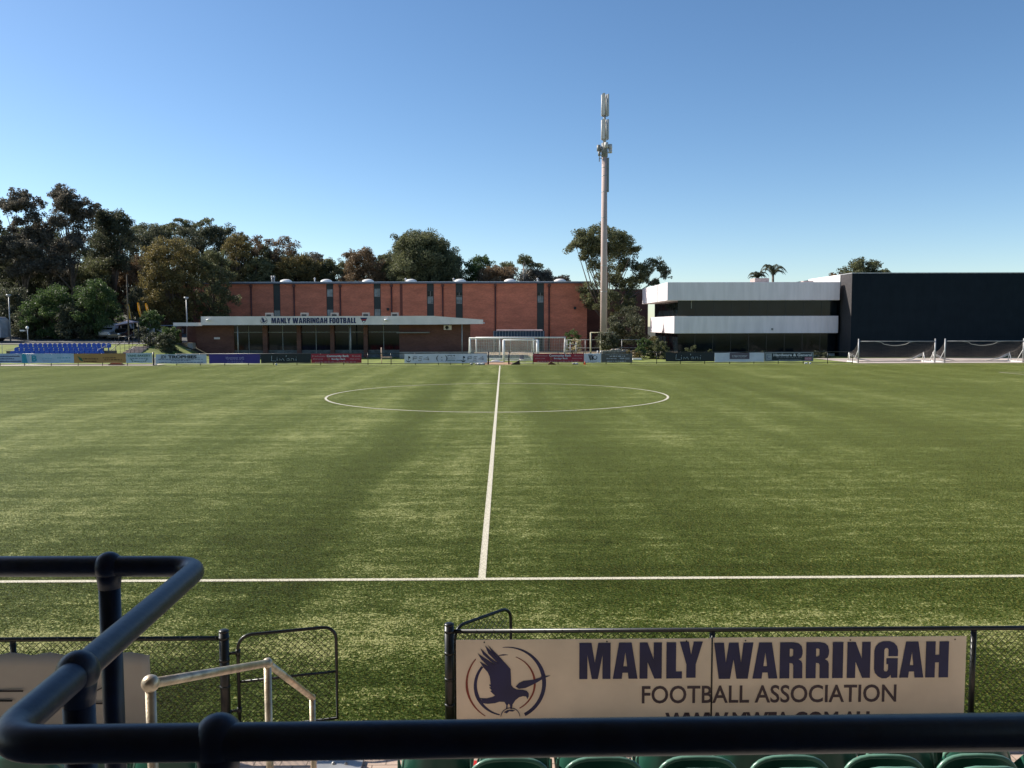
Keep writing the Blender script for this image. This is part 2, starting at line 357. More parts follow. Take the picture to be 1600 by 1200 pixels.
def turf_material():
    m = bpy.data.materials.new('artificial_turf'); t, N, L, b = nodes_of(m)
    tc = N.new('ShaderNodeTexCoord')
    def noise(scale, mscale, detail=5, rough=.6, rotz=0):
        mp = N.new('ShaderNodeMapping'); mp.inputs['Scale'].default_value = mscale; mp.inputs['Rotation'].default_value = (0, 0, rotz)
        L.new(tc.outputs['Object'], mp.inputs[0])
        n = N.new('ShaderNodeTexNoise'); n.inputs['Scale'].default_value = scale; n.inputs['Detail'].default_value = detail; n.inputs['Roughness'].default_value = rough
        L.new(mp.outputs[0], n.inputs['Vector']); return n.outputs[0]
    def rng(x, a, b_, c=0., d=1.):
        r = N.new('ShaderNodeMapRange'); r.inputs[1].default_value = a; r.inputs[2].default_value = b_; r.inputs[3].default_value = c; r.inputs[4].default_value = d
        L.new(x, r.inputs[0]); return r.outputs[0]
    def mth(op, x, y):
        n = N.new('ShaderNodeMath'); n.operation = op
        for i, q in enumerate((x, y)):
            if isinstance(q, (int, float)): n.inputs[i].default_value = q
            else: L.new(q, n.inputs[i])
        return n.outputs[0]
    across = rng(noise(1, (.07, .55, 1), 3, .6), .38, .62, -.5, .5)      # swept bands across the pitch
    bands = rng(noise(1, (.11, 1.6, 1), 2, .6), .38, .62, -.5, .5)
    along = rng(noise(1, (.42, .05, 1), 3, .6), .38, .62, -.5, .5)       # brushing lines up and down the pitch
    diag = rng(noise(1, (.50, .045, 1), 2, .6, R(38)), .38, .62, -.5, .5)
    blot = rng(noise(.30, (1, 1, 1), 4, .65), .36, .64, -.5, .5)
    clod = rng(noise(2.2, (.7, 1.3, 1), 3, .6), .34, .66, -.5, .5)
    tuft = rng(noise(8, (.8, 1.2, 1), 2, .6), .32, .68, -.5, .5)
    fine = rng(noise(24, (1, 1, 1), 1, .5), .34, .66, -.5, .5)
    hair = rng(noise(60, (1, .45, 1), 0, .5), .34, .66, -.5, .5)
    # lines the brush has left up and down the pitch, and the worn strip beside the near fence
    def ramp1(val, lo, hi, stops):
        r_ = N.new('ShaderNodeValToRGB'); r_.color_ramp.interpolation = 'B_SPLINE'; L.new(rng(val, lo, hi), r_.inputs[0]); es = r_.color_ramp.elements
        es[0].position = 0; es[0].color = (.5, .5, .5, 1); es[1].position = 1; es[1].color = (.5, .5, .5, 1)
        for p, q in stops: e = es.new((p - lo) / (hi - lo)); e.color = (q, q, q, 1)
        return mth('SUBTRACT', r_.outputs[0], .5)
    sp = N.new('ShaderNodeSeparateXYZ'); L.new(tc.outputs['Object'], sp.inputs[0])
    wob = mth('MULTIPLY', mth('SUBTRACT', noise(.25, (1, .5, 1), 4, .6), .5), 2.2)
    wx = mth('ADD', sp.outputs[0], wob)
    sx = ramp1(wx, -24, 28, [(-20, .85), (-17, .5), (-14.5, .85), (-12.5, .6), (-10, .8), (-8.3, .5), (-5.6, .85), (-4.2, .25), (-3.3, .05), (-2.5, .95), (-1.9, .4), (-1.2, .9), (-.5, .45), (.5, .85), (1.7, .1), (2.6, .5), (4.2, .35), (6, .6), (8.5, .45), (11, .6), (12.4, .15), (13.6, .6), (15, -.35), (16.5, .45), (20, .65), (24, .4)])
    wy = mth('ADD', sp.outputs[1], mth('MULTIPLY', mth('SUBTRACT', noise(.6, (.6, 1, 1), 4, .6), .5), 2.4))
    sy = ramp1(wy, 7, 17, [(8.2, .15), (9.1, .2), (9.8, .9), (10.4, 1.0), (11.1, .6), (12.0, .35), (13.5, .25), (15.0, .45)])
    v = mth('ADD', mth('MULTIPLY', sx, .66), mth('ADD', mth('MULTIPLY', sy, .62), .39))
    for q, w_ in ((across, .08), (bands, .18), (along, .18), (diag, .08), (blot, .14), (clod, .28), (tuft, .38), (fine, .50), (hair, .42)):
        v = mth('ADD', mth('MULTIPLY', q, w_), v)
    cr = N.new('ShaderNodeValToRGB'); L.new(rng(v, -.02, .92), cr.inputs[0])
    cr.color_ramp.elements[0].position = 0; cr.color_ramp.elements[0].color = (.006, .018, .001, 1)
    cr.color_ramp.elements[1].position = 1; cr.color_ramp.elements[1].color = (.37, .37, .16, 1)
    for p, c in ((.30, (.018, .040, .003, 1)), (.52, (.038, .068, .011, 1)), (.75, (.096, .122, .031, 1))):
        e = cr.color_ramp.elements.new(p); e.color = c
    L.new(cr.outputs[0], b.inputs['Base Color'])
    b.inputs['Roughness'].default_value = .6; b.inputs['Specular IOR Level'].default_value = .06; b.inputs['Specular Tint'].default_value = (1, .80, .38, 1)
    b.inputs['Sheen Weight'].default_value = .42; b.inputs['Sheen Roughness'].default_value = .3; b.inputs['Sheen Tint'].default_value = (1, .86, .20, 1)
    bp = N.new('ShaderNodeBump'); bp.inputs['Strength'].default_value = .5; bp.inputs['Distance'].default_value = .02
    L.new(mth('ADD', mth('MULTIPLY', tuft, .5), fine), bp.inputs['Height']); L.new(bp.outputs[0], b.inputs['Normal'])
    return m
M_turf = turf_material()
M_grass = mat('sunlit_grass', (.17, .20, .035), .9, .35, .8, bump=.6, bscale=12, dirt=(.10, .12, .025))
M_dirt = mat('forest_floor', (.06, .055, .03), .95, .3, .4, bump=.5, bscale=3)

# ------------------------------------------------------------------ setting: ground, pitch, paths
def ground():
    xs = sorted(set([-700, -400, -250, -160] + [-120 + 2.5 * i for i in range(97)] + [160, 250, 400, 700]))
    ys = sorted(set([-80, -30, 0, 20, 60, 82] + [84 + 1.0 * i for i in range(40)] + [126 + 6 * i for i in range(25)] + [300, 450, 800, 1500]))
    V = [(x, y, H(x, y) - .012) for y in ys for x in xs]; nx = len(xs)
    mb = MB()
    mb.v = V
    for j in range(len(ys) - 1):
        for i in range(nx - 1):
            a = j * nx + i; mb.f.append((a, a + 1, a + 1 + nx, a + nx))
            cx = (xs[i] + xs[i + 1]) / 2; cy = (ys[j] + ys[j + 1]) / 2
            mb.mi.append(1 if (cy > 104 or (cx < -33 and cy > 98)) else 0); mb.sm.append(True)
    return tag(mb.build('ground', [M_grass, M_dirt]), kind='structure')
ground()
def sheet(name, x0, x1, y0, y1, z, m, nx=1, ny=1, follow=False):
    mb = MB(); V = []
    for j in range(ny + 1):
        for i in range(nx + 1):
            x = x0 + (x1 - x0) * i / nx; y = y0 + (y1 - y0) * j / ny
            V.append((x, y, (H(x, y) if follow else 0) + z))
    mb.v = V
    for j in range(ny):
        for i in range(nx):
            a = j * (nx + 1) + i; mb.f.append((a, a + 1, a + nx + 2, a + nx + 1)); mb.mi.append(0); mb.sm.append(True)
    return tag(mb.build(name, m), kind='structure')
XH = -0.336; Y1 = 12.52; Y2 = 79.59; YC = (Y1 + Y2) / 2; HL = 55.84; FY = 82.2
sheet('pitch', -62, 62, 7.60, 81.5, .0, M_turf)
sheet('paving', -40, 40, 5.7, 7.596, .002, M_paver)
sheet('side_path', -75, -33.6, 81.6, 84.8, .004, M_path)
sheet('gateway_path', -2.1, .9, 81.504, 86.5, .002, mat('worn_soil', (.42, .25, .15), .95, .3, 1.5))
sheet('upper_road', -90, -37.5, 96.3, 99.5, .03, mat('road_grey', (.20, .19, .18), .9, .1, .6), 40, 6, True)
sheet('car_park', -75, -37, 101, 118, .04, M_asphalt, 20, 14, True)
sheet('hall_yard', -32, 19, 103, 124.5, .004, mat('yard_soil', (.42, .33, .22), .95, .25, .5))

def markings():
    mb = MB(); z = .005; w = .056
    def seg(x0, y0, x1, y1, ww=w):
        d = Vector((x1 - x0, y1 - y0)); n = max(1, int(d.length / 1.5)); p = Vector((-d.y, d.x)).normalized()
        for i in range(n):
            a = Vector((x0, y0)) + d * (i / n); c = Vector((x0, y0)) + d * ((i + 1) / n)
            mb.add([(a.x - p.x * ww, a.y - p.y * ww, z), (c.x - p.x * ww, c.y - p.y * ww, z), (c.x + p.x * ww, c.y + p.y * ww, z), (a.x + p.x * ww, a.y + p.y * ww, z)], [(0, 1, 2, 3)])
    seg(XH - HL, Y1, XH + HL, Y1); seg(XH - HL, Y2, XH + HL, Y2)
    seg(XH, Y1 + w, XH, Y2 - w); seg(XH - HL, Y1 + w, XH - HL, Y2 - w); seg(XH + HL, Y1 + w, XH + HL, Y2 - w)
    n = 96
    vs = []
    for k in range(n):
        a = 2 * math.pi * k / n
        for r in (9.15 - .06, 9.15 + .06): vs.append((XH + r * math.cos(a), YC + r * math.sin(a), z + .004))
    mb.add(vs, [(2 * k, 2 * k + 1, (2 * k + 3) % (2 * n), (2 * k + 2) % (2 * n)) for k in range(n)])
    for s in (-1, 1):
        xf = XH + s * (HL - 16.5)
        seg(xf, YC - 20.16, xf, YC + 20.16)
        for yy in (YC - 20.16, YC + 20.16): seg(xf + s * w, yy, XH + s * (HL - w), yy)
        xf = XH + s * (HL - 5.5); seg(xf, YC - 9.16, xf, YC + 9.16)
        for yy in (YC - 9.16, YC + 9.16): seg(xf + s * w, yy, XH + s * (HL - w), yy)
        vs = []
        sx = XH + s * (HL - 11)
        m = 24; a0 = math.acos(5.5 / 9.15)
        for k in range(m + 1):
            a = -a0 + 2 * a0 * k / m
            for r in (9.09, 9.21): vs.append((sx - s * r * math.cos(a), YC + r * math.sin(a), z + .004))
        mb.add(vs, [(2 * k, 2 * k + 1, 2 * k + 3, 2 * k + 2) for k in range(m)])
    o = mb.build('pitch_markings', M_line); return tag(o, kind='structure')
markings()

def fibres():
    rng = np.random.default_rng(5); n = 620000
    y = 7.62 + 24.0 * (1 - (1 - rng.random(n)) ** .40); x = (rng.random(n) - .5) * 2 * (y * .66 + .8)
    h = rng.uniform(.010, .034, n); w = rng.uniform(.0012, .0030, n)
    patch = np.sin(x * 1.7 + np.sin(y * 1.3) * 2) * np.cos(y * 2.1 + np.sin(x * .9) * 2)
    la = rng.normal(-.4, 1.5, n) + patch * 1.2; lean = h * rng.uniform(.4, 1.7, n)
    a = rng.random(n) * np.pi
    V = np.empty((n, 3, 3)); base = np.stack([x, y, np.zeros(n) - .001], 1); d = np.stack([np.cos(a) * w, np.sin(a) * w, 0 * a], 1)
    V[:, 0] = base - d; V[:, 1] = base + d; V[:, 2] = base + np.stack([np.cos(la) * lean, np.sin(la) * lean, h], 1)
    keep = ~((np.abs(y - Y1) < .045) | ((np.abs(x - XH) < .045) & (y > Y1)))
    o = quads_mesh('turf_fibres', V[keep].reshape(-1, 3), M_turf, None, 3)
    tag(o, kind='stuff')
fibres()

# ------------------------------------------------------------------ brick hall
HY = 125.0
def hall():
    root = empty('brick_hall', (-17, HY, 0)); tag(root, 'long two-storey red brick hall with narrow dark window strips behind the clubhouse', 'hall')
    def loc(mb): mb.v = [(v[0] + 17, v[1] - HY, v[2]) for v in mb.v]; return mb
    xl, xr = PX(262, HY), PX(917, HY); zt = PZ(443, HY)
    mb = MB(); strips = [(427, 438), (510, 521), (584, 595), (667, 678), (712, 723), (839, 850)]
    edges = [xl]
    for a, b in strips: edges += [PX(a, HY, 470), PX(b, HY, 470)]
    edges.append(xr)
    for i in range(0, len(edges), 2): mb.box(edges[i], edges[i + 1], HY, HY + .4, 0, zt)
    mb.box(xl, xr, HY + .402, HY + 30, 0, zt)
    loc(mb).build('wall', M_brick, root)
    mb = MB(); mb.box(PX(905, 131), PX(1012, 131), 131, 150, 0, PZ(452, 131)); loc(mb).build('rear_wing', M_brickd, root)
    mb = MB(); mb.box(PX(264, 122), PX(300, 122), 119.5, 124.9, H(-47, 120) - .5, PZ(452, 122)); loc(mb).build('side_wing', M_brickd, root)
    mb = MB(); mb.box(PX(272, 119.4), PX(299, 119.4), 119.38, 119.49, PZ(490, 119.4), PZ(483, 119.4)); loc(mb).build('fascia_board', mat('ochre_board', (.5, .24, .02), .7), root)
    wl = [[(485, 495, 1)], [(452, 463, 1), (484, 495, 1)], [(451, 463, 1), (483, 493, 1)], [(455, 463, 0), (464, 474, 1)], [(457, 462, 0), (464, 474, 1)], [(457, 462, 0), (463, 472, 1)]]
    for k, (a, b) in enumerate(strips):
        x0, x1 = edges[2 * k + 1], edges[2 * k + 2]
        mb = MB(); mb.box(x0, x1, HY + .15, HY + .25, 0, zt - .01); st = loc(mb).build('window_strip', M_panel, root)
        for (t0, t1, c) in wl[k]:
            z1, z0 = PZ(t0, HY, a), PZ(t1, HY, a)
            mb = MB(); mb.box(x0 + .1, x1 - .1, HY + .12, HY + .149, z0, z1); pn = loc(mb).build('pane', M_glassl if c else M_glass, st)
            mb = MB(); mb.box((x0 + x1) / 2 - .03, (x0 + x1) / 2 + .03, HY + .09, HY + .119, z0, z1); mb.box(x0 + .1, x1 - .1, HY + .09, HY + .119, z0 - .06, z0 - .001)
            loc(mb).build('window_frame', M_frame, st)
    for px in (393, 460, 532, 612, 692, 774, 858):
        x = PX(px, HY, 470); mb = MB(); mb.tube([(x, HY - .12, 0), (x, HY - .12, zt - .1)], .11, 8); mb.box(x - .2, x + .2, HY - .3, HY - .002, zt - .45, zt - .1)
        loc(mb).build('downpipe', mat('brown_downpipe', (.10, .035, .028), .6), root)
    x = PX(627, HY, 470); mb = MB(); mb.box(x - .2, x + .2, HY - .02, HY - .003, 0, zt - .02); loc(mb).build('expansion_joint', mat('dark_joint', (.16, .055, .04), .8), root)
    # roof: gutter board and shallow pitched sheet
    mb = MB(); mb.box(xl - .3, xr + .3, HY - .5, HY - .003, zt, zt + .18); loc(mb).build('gutter', mat('slate_gutter', (.10, .12, .16), .5), root)
    mb = MB(); zz = zt + .19
    mb.prism([(HY - .55, zz), (HY - .55, zz + .1), (HY + 15, zz + .72), (HY + 30.5, zz + .1), (HY + 30.5, zz)], xl - .4, xr + .4, 'x')
    loc(mb).build('roof', M_roof, root)
    for px in (447, 510, 575, 642, 719, 797, 875):
        mb = MB(); x = PX(px, HY + 9, 440); z = zz + .44
        mb.ball((x, HY + 9, z + .12), .95, sq=(1, 1, .45)); mb.box(x - .3, x + 1.6, HY + 8.5, HY + 9.5, z - .1, z + .1)
        loc(mb).build('roof_vent', M_white, root)
    for px, h in ((425, .9), (428.5, .9), (492, .6), (634, .5), (709, .5), (840, .5)):
        mb = MB(); x = PX(px, HY + 7, 440); mb.tube([(x, HY + 7, zz + .2), (x, HY + 7, zz + .3 + h)], .1, 6); mb.ball((x, HY + 7, zz + .35 + h), .18, seg=8, rings=5)
        loc(mb).build('roof_pipe', M_galv, root)
    # wall lamp and drying pipe
    for px, py in ((607, 484), (898, 482)):
        p = P(px, py, HY); mb = MB(); mb.tube([(p.x, HY - .01, p.z), (p.x, HY - .5, p.z + .1)], .05, 6); mb.ball((p.x, HY - .55, p.z + .05), .22, seg=8, rings=6)
        loc(mb).build('wall_lamp', M_panel, root)
    return root
hall()

# ------------------------------------------------------------------ clubhouse
CY = 98.0
def clubhouse():
    root = empty('clubhouse', (-18, CY, 0)); tag(root, 'low brick clubhouse with wide white fascia and lettering across its front', 'clubhouse')
    def B(name, m, boxes, par=root):
        mb = MB()
        for b in boxes: mb.box(b[0] + 18, b[1] + 18, b[2] - CY, b[3] - CY, b[4], b[5])
        return mb.build(name, m, par)
    zt, zb = PZ(494, CY, 500), PZ(507.5, CY, 500)
    xa, xb, xc = PX(315, CY), PX(680, CY), PX(755, CY)
    fa = B('fascia', M_fascia, [(xa, xb, CY, CY + .25, zb, zt)])
    mb = MB(); mb.prism([(xb + 18 + .004, zb), (xc + 18, zb + .05), (xc + 18, zb + .55), (xb + 18 + .004, zt - .02)], .02, .25, 'y'); mb.build('sloped_fascia', M_fascia, root)
    B('low_fascia', M_fascia, [(PX(270, CY), xa - .004, CY + .3, CY + .5, zb - .1, PZ(504, CY, 300))])
    BY = CY + 2.6
    B('roof', M_roof, [(PX(272, CY), xa - .01, CY + .51, CY + 10, PZ(504, CY, 300) - .25, PZ(504, CY, 300) - .12), (xa, xb, CY + .26, CY + 12, zt - .5, zt - .3), (xb + .004, xc - .05, CY + .26, CY + 12, zb + .1, zb + .28)])
    # piers and brick walls
    f = lambda px: PX(px, BY)
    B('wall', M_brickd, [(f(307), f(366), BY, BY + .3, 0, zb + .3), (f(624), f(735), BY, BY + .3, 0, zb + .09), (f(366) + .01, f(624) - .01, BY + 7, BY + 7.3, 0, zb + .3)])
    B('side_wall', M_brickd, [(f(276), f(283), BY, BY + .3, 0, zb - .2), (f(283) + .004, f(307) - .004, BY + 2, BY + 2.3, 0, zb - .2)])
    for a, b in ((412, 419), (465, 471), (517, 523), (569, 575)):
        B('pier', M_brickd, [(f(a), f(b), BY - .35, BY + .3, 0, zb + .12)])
    for i, (a, b) in enumerate(((366, 412), (419, 465), (471, 517), (523, 569), (575, 624))):
        x0, x1 = f(a) + .01, f(b) - .01
        w = B('window', M_glass, [(x0, x1, BY + .1, BY + .13, .05, zb + .1)])
        xm = (x0 + x1) / 2; zr = PZ(519, BY, 500)
        B('window_frame', M_frame, [(x0, x1, BY + .04, BY + .099, zr - .04, zr + .04), (xm - .04, xm + .04, BY + .03, BY + .099, .05, zr - .041), (xm - .04, xm + .04, BY + .03, BY + .099, zr + .041, zb + .1), (x0, x1, BY + .03, BY + .099, .0, .049)], w)
        B('low_panel', mat('grey_window_panel', (.10, .11, .11), .5, .3, 2), [(x0, x1, BY + .06, BY + .098, .06, .9)], w)
    for px in (372, 548, 722):
        mb = MB(); x = PX(px, CY + .6) + 18; mb.tube([(x, .6, 0), (x, .6, zb - .003)], .07, 8); mb.build('canopy_post', M_galv, root)
    B('serving_shelf', M_frame, [(PX(621, BY), PX(672, BY), BY - .9, BY - .02, PZ(520, BY), PZ(518.3, BY))])
    B('notice_plate', M_fascia, [(PX(335, BY), PX(344, BY), BY - .05, BY - .003, PZ(530, BY, 340), PZ(527, BY, 340))])
    ac = B('air_conditioner', M_fascia, [(PX(694, BY), PX(706, BY), BY - .5, BY - .01, PZ(515, BY), PZ(508, BY))])
    mb = MB(); x = PX(699, BY) + 18; z = PZ(511.5, BY); mb.tube([(x, BY - CY - .52, z), (x, BY - CY - .503, z)], .2, 14); mb.build('fan_grille', M_black, ac)
    B('low_wall', M_concrete, [(PX(624, CY - .5), PX(741, CY - .5), CY - .5, CY - .3, 0, .75)])
    B('side_steps', M_concrete, [(PX(276, CY), PX(296, CY), CY - 1.0, CY, 0, .45), (PX(285, CY), PX(293, CY), CY + .01, CY + 1, 0, 1.1), (PX(288, CY), PX(296, CY), CY + 1.01, CY + 2, 0, 1.8)])
    for px in (421, 476, 523, 572, 617):
        xx = PX(px, CY + 3); z0 = zt - .3
        u = B('roof_unit', mat('cream_metal', (.42, .36, .29), .6), [(xx - .42, xx + .42, CY + 3, CY + 3.6, z0, z0 + .75)])
        B('unit_grille', M_black, [(xx - .28, xx + .28, CY + 2.97, CY + 2.997, z0 + .33, z0 + .55)], u)
    for px, sgn in ((605, 1), (328.5, 1)):      # security cameras on the fascia
        x = PX(px, CY) + 18; z = PZ(500, CY, px); mb = MB()
        mb.tube([(x, -.01, z), (x, -.25, z), (x + .1, -.3, z)], .04, 6); mb.tube([(x - .25, -.35, z - .04), (x + .2, -.35, z + .07)], .11, 8); mb.build('security_camera', M_white, root)
    mb = MB()
    for k in range(7): mb.tube([(PX(277, CY - 1.2) + 18 + k * .25, -1.2, 0), (PX(277, CY - 1.2) + 18 + k * .25, -1.2, 1.1)], .02, 5)
    mb.tube([(PX(277, CY - 1.2) + 17.9, -1.2, 1.1), (PX(298, CY - 1.2) + 18, -1.2, 1.1)], .025, 5); mb.build('balustrade', M_galv, root)
    # lettering and emblems
    x0, x1 = PX(425, CY) + 18, PX(557, CY) + 18
    z0 = PZ(505.2, CY, 490); h = PZ(496.6, CY, 490) - z0
    block_text('MANLY WARRINGAH FOOTBALL', x0, x1, z0, h, M_navy, root, -.012, thick=.006)
    for e in emblem(root, PX(413, CY) + 18, (z0 + h / 2), .0019, M_navy, M_redink, -.016): pass
    sx = PX(569, CY) + 18
    shapes([[(sx - .42, h), (sx + .42, h), (sx + .2, .35 * h), (sx, -.05 * h), (sx - .2, .35 * h)]], M_navy, root, (0, -.010, z0), 'crest')
    shapes([[(sx - .33, .72 * h), (sx + .33, .72 * h), (sx + .22, .5 * h), (sx - .22, .5 * h)]], mat('crest_red', (.4, .03, .03), .5), root, (0, -.018, z0), 'crest_band')
    mb = MB(); mb.ball((sx, -.02, z0 + .25 * h), .1, seg=10, rings=6, sq=(1, .1, 1)); mb.build('crest_ball', M_white, root)
    return root
clubhouse()

# ------------------------------------------------------------------ white office building and dark building
WY = 100.0
def office():
    x0 = PX(1042, WY); x1 = PX(1317, WY); yb = 118.0
    root = empty('office_building', (x0, WY, 0)); tag(root, 'white two-storey office building with dark ribbon windows', 'building')
    def B(name, m, boxes, par=root, bev=0):
        mb = MB()
        for b in boxes: mb.box(b[0] - x0, b[1] - x0, b[2] - WY, b[3] - WY, b[4], b[5])
        return mb.build(name, m, par, bevel=bev)
    zt = PZ(441, WY, 1042); z1 = PZ(469.5, WY, 1042)
    B('roof_band', M_whiteclad, [(x0, x1 - .5, WY, yb, z1, zt)], bev=.03)
    xs = PX(1053, WY + .6); z2 = PZ(494, WY + .6, 1053); z3 = PZ(521, WY + .6, 1053)
    B('floor_band', M_whiteclad, [(xs, PX(1309, WY + .6), WY + .6, yb - 1, z3, z2)], bev=.03)
    g = B('upper_glazing', M_glass, [(xs + .5, PX(1309, WY + .6) - .05, WY + 1.0, yb - 1.5, z2 + .002, z1 - .002)])
    l = B('lower_glazing', M_glass, [(xs + .6, PX(1309, WY + .6) - .05, WY + 1.3, yb - 1.6, .3, z3 - .002)])
    for par, zz0, zz1, yy in ((g, z2 + .01, z1 - .01, WY + .975), (l, .31, z3 - .01, WY + 1.275)):
        for k in range(1, 9):
            x = xs + .5 + (PX(1309, WY) - xs) * k / 9; B('mullion', M_black, [(x - .03, x + .03, yy, yy + .023, zz0, zz1)], par)
        for k in range(1, 6):
            y = WY + 1.4 + 15 * k / 6; B('mullion', M_black, [(xs + .5 + (0 if par is g else .1) - .025, xs + .5 + (0 if par is g else .1) - .002, y - .03, y + .03, zz0, zz1)], par)
    B('plinth', M_concrete, [(xs + .3, PX(1309, WY), WY + .9, yb - 1.4, 0, .299)])
    for yy in (WY + 6.5,):
        B('panel_joint', mat('joint_brown', (.20, .12, .12), .6), [(x0 - .01, x0 - .003, yy, yy + .25, z1 + .02, zt - .02)])
        B('panel_joint', mat('joint_brown', (.20, .12, .12), .6), [(xs - .01, xs - .003, yy + 1, yy + 1.2, z3 + .02, z2 - .02)])
    c = P(1191, 435.5, WY + 4); B('roof_plant', mat('beige_metal', (.42, .34, .31), .6), [(c.x - .9, c.x + .85, WY + 4, WY + 6, zt - .02, zt + .68)])
    c = P(1263, 437, WY + 5); B('roof_plant', mat('beige_metal', (.42, .34, .31), .6), [(c.x - .6, c.x + .65, WY + 5, WY + 6, zt - .02, zt + .38)])
    B('vent_grille', M_frame, [(PX(1207, WY), PX(1210, WY), WY + .55, WY + .597, z3 + .35, z3 + .6)])
    B('ceiling_lamp', M_frame, [(x0 + 3.0, x0 + 3.1, WY + .9, WY + .97, z2 + .9, z1 - .01)])
    return root
office()
def dark_building():
    Yc = 97.8; x0 = PX(1329, Yc); zt = PZ(427.3, Yc, 1329)
    root = empty('dark_building', (x0, Yc, 0)); tag(root, 'tall windowless charcoal clad building at the right', 'building')
    mb = MB(); mb.box(0, 45, 0, 3.2, 0, zt); mb.box(.02, 45, 3.201, 30, 0, zt - .02); mb.build('wall', M_darkclad, root)
    mb = MB(); mb.box(-.02, -.003, .02, 3.19, 0, zt - .003); mb.build('sunlit_side_cladding', mat('dark_sheet_sunlit', (.045, .040, .042), .8), root)  # paler than the front: sunlight on this side is put into the colour
    mb = MB(); mb.box(-.06, 45, -.06, 3.4, zt, zt + .10); mb.build('parapet_cap', M_galv, root)
    mb = MB(); mb.box(-.03, .015, 3.45, 14, zt - 1.5, zt + .08); mb.build('side_fascia', M_white, root)
    return root
dark_building()

# ------------------------------------------------------------------ mast
def mast():
    Y = 101.0; b = P(943, 548, Y); root = empty('antenna_mast', (b.x, Y, 0)); tag(root, 'very tall concrete phone mast with antenna panels on top', 'mast')
    zt = PZ(240, Y, 945)
    mb = MB(); N = 12
    mb.tube([(0, 0, 0), (0, 0, zt * .5), (0, 0, zt)], [.43, .375, .315], 20); mb.build('pole', M_mast, root)
    for py in (340, 415, 456, 300, 275, 262):
        z = PZ(py, Y, 944); r = .43 - .115 * z / zt
        mb = MB(); mb.tube([(0, 0, z - .04), (0, 0, z + .04)], r + .012, 20); mb.build('joint_band', M_galv, root)
    z0, z1 = PZ(300, Y, 944), PZ(247, Y, 944)
    mb = MB(); mb.box(.30, .52, -.22, .12, z0, z1); mb.build('cable_duct', M_frame, root)
    za, zb_, zc, zd, ze = PZ(236, Y, 944), PZ(219, Y, 944), PZ(186.5, Y, 944), PZ(182, Y, 944), PZ(147, Y, 944)
    mb = MB(); mb.tube([(0, 0, zt), (0, 0, ze - .4)], [.2, .1], 10); mb.build('spigot', M_galv, root)
    for (p, q) in ((zb_ + .1, zc), (zd + .1, ze)):
        for k in range(3):
            a = R(-115 + 120 * k); c = Vector((math.cos(a), math.sin(a), 0)) * .33; t = Vector((-math.sin(a), math.cos(a), 0))
            mb = MB(); vs = []
            for z in (p, q):
                for du, dn in ((-.17, 0), (.17, 0), (.13, .16), (-.13, .16)):
                    v = c + t * du + c.normalized() * dn; vs.append((v.x, v.y, z))
            mb.add(vs, [(0, 1, 2, 3), (7, 6, 5, 4), (0, 4, 5, 1), (1, 5, 6, 2), (2, 6, 7, 3), (3, 7, 4, 0)])
            mb.build('antenna_panel', M_antenna, root)
        for k in range(3):
            a = R(-55 + 120 * k); c = Vector((math.cos(a), math.sin(a), 0)) * .31
            mb = MB(); mb.tube([(c.x, c.y, p - .05), (c.x, c.y, q - .1)], .1, 8); mb.build('antenna_panel', M_antenna, root)
        mb = MB()
        for k in range(3):
            a = R(5 + 120 * k); mb.tube([(0, 0, p - .12), (.4 * math.cos(a), .4 * math.sin(a), p - .05)], .04, 6); mb.tube([(0, 0, q - .6), (.35 * math.cos(a), .35 * math.sin(a), q - .6)], .03, 6)
        mb.build('bracket', M_frame, root)
    # head-frame with small units
    mb = MB(); mb.tube([(0, 0, za - .7), (0, 0, za + .9)], .38, 12); mb.build('collar', M_frame, root)
    for k, (a, dz, w, h) in enumerate(((-80, .55, .3, .62), (175, .35, .3, .7), (10, .5, .32, .6), (200, -.35, .2, .5), (-20, -.1, .3, .35), (120, .3, .3, .6))):
        aa = R(a); c = Vector((math.cos(aa), math.sin(aa), 0)) * .68
        mb = MB(); mb.tube([(c.x, c.y, za + dz - h / 2), (c.x, c.y, za + dz + h / 2)], w * .75, 12); u = mb.build('radio_unit', M_antenna if k % 2 == 0 else M_frame, root)
        mb = MB(); mb.tube([(0, 0, za + dz - .15), (c.x, c.y, za + dz - .15)], .05, 6); mb.build('bracket', M_frame, root)
    mb = MB(); mb.tube([(-.62, -.1, za - 1.25), (-.62, -.1, za + .5)], .05, 6); mb.tube([(-.62, -.1, za - .9), (0, 0, za - .8)], .04, 6); mb.tube([(.55, -.1, za - .8), (.2, 0, za - .9)], .04, 6); mb.build('support_arm', M_frame, root)
mast()

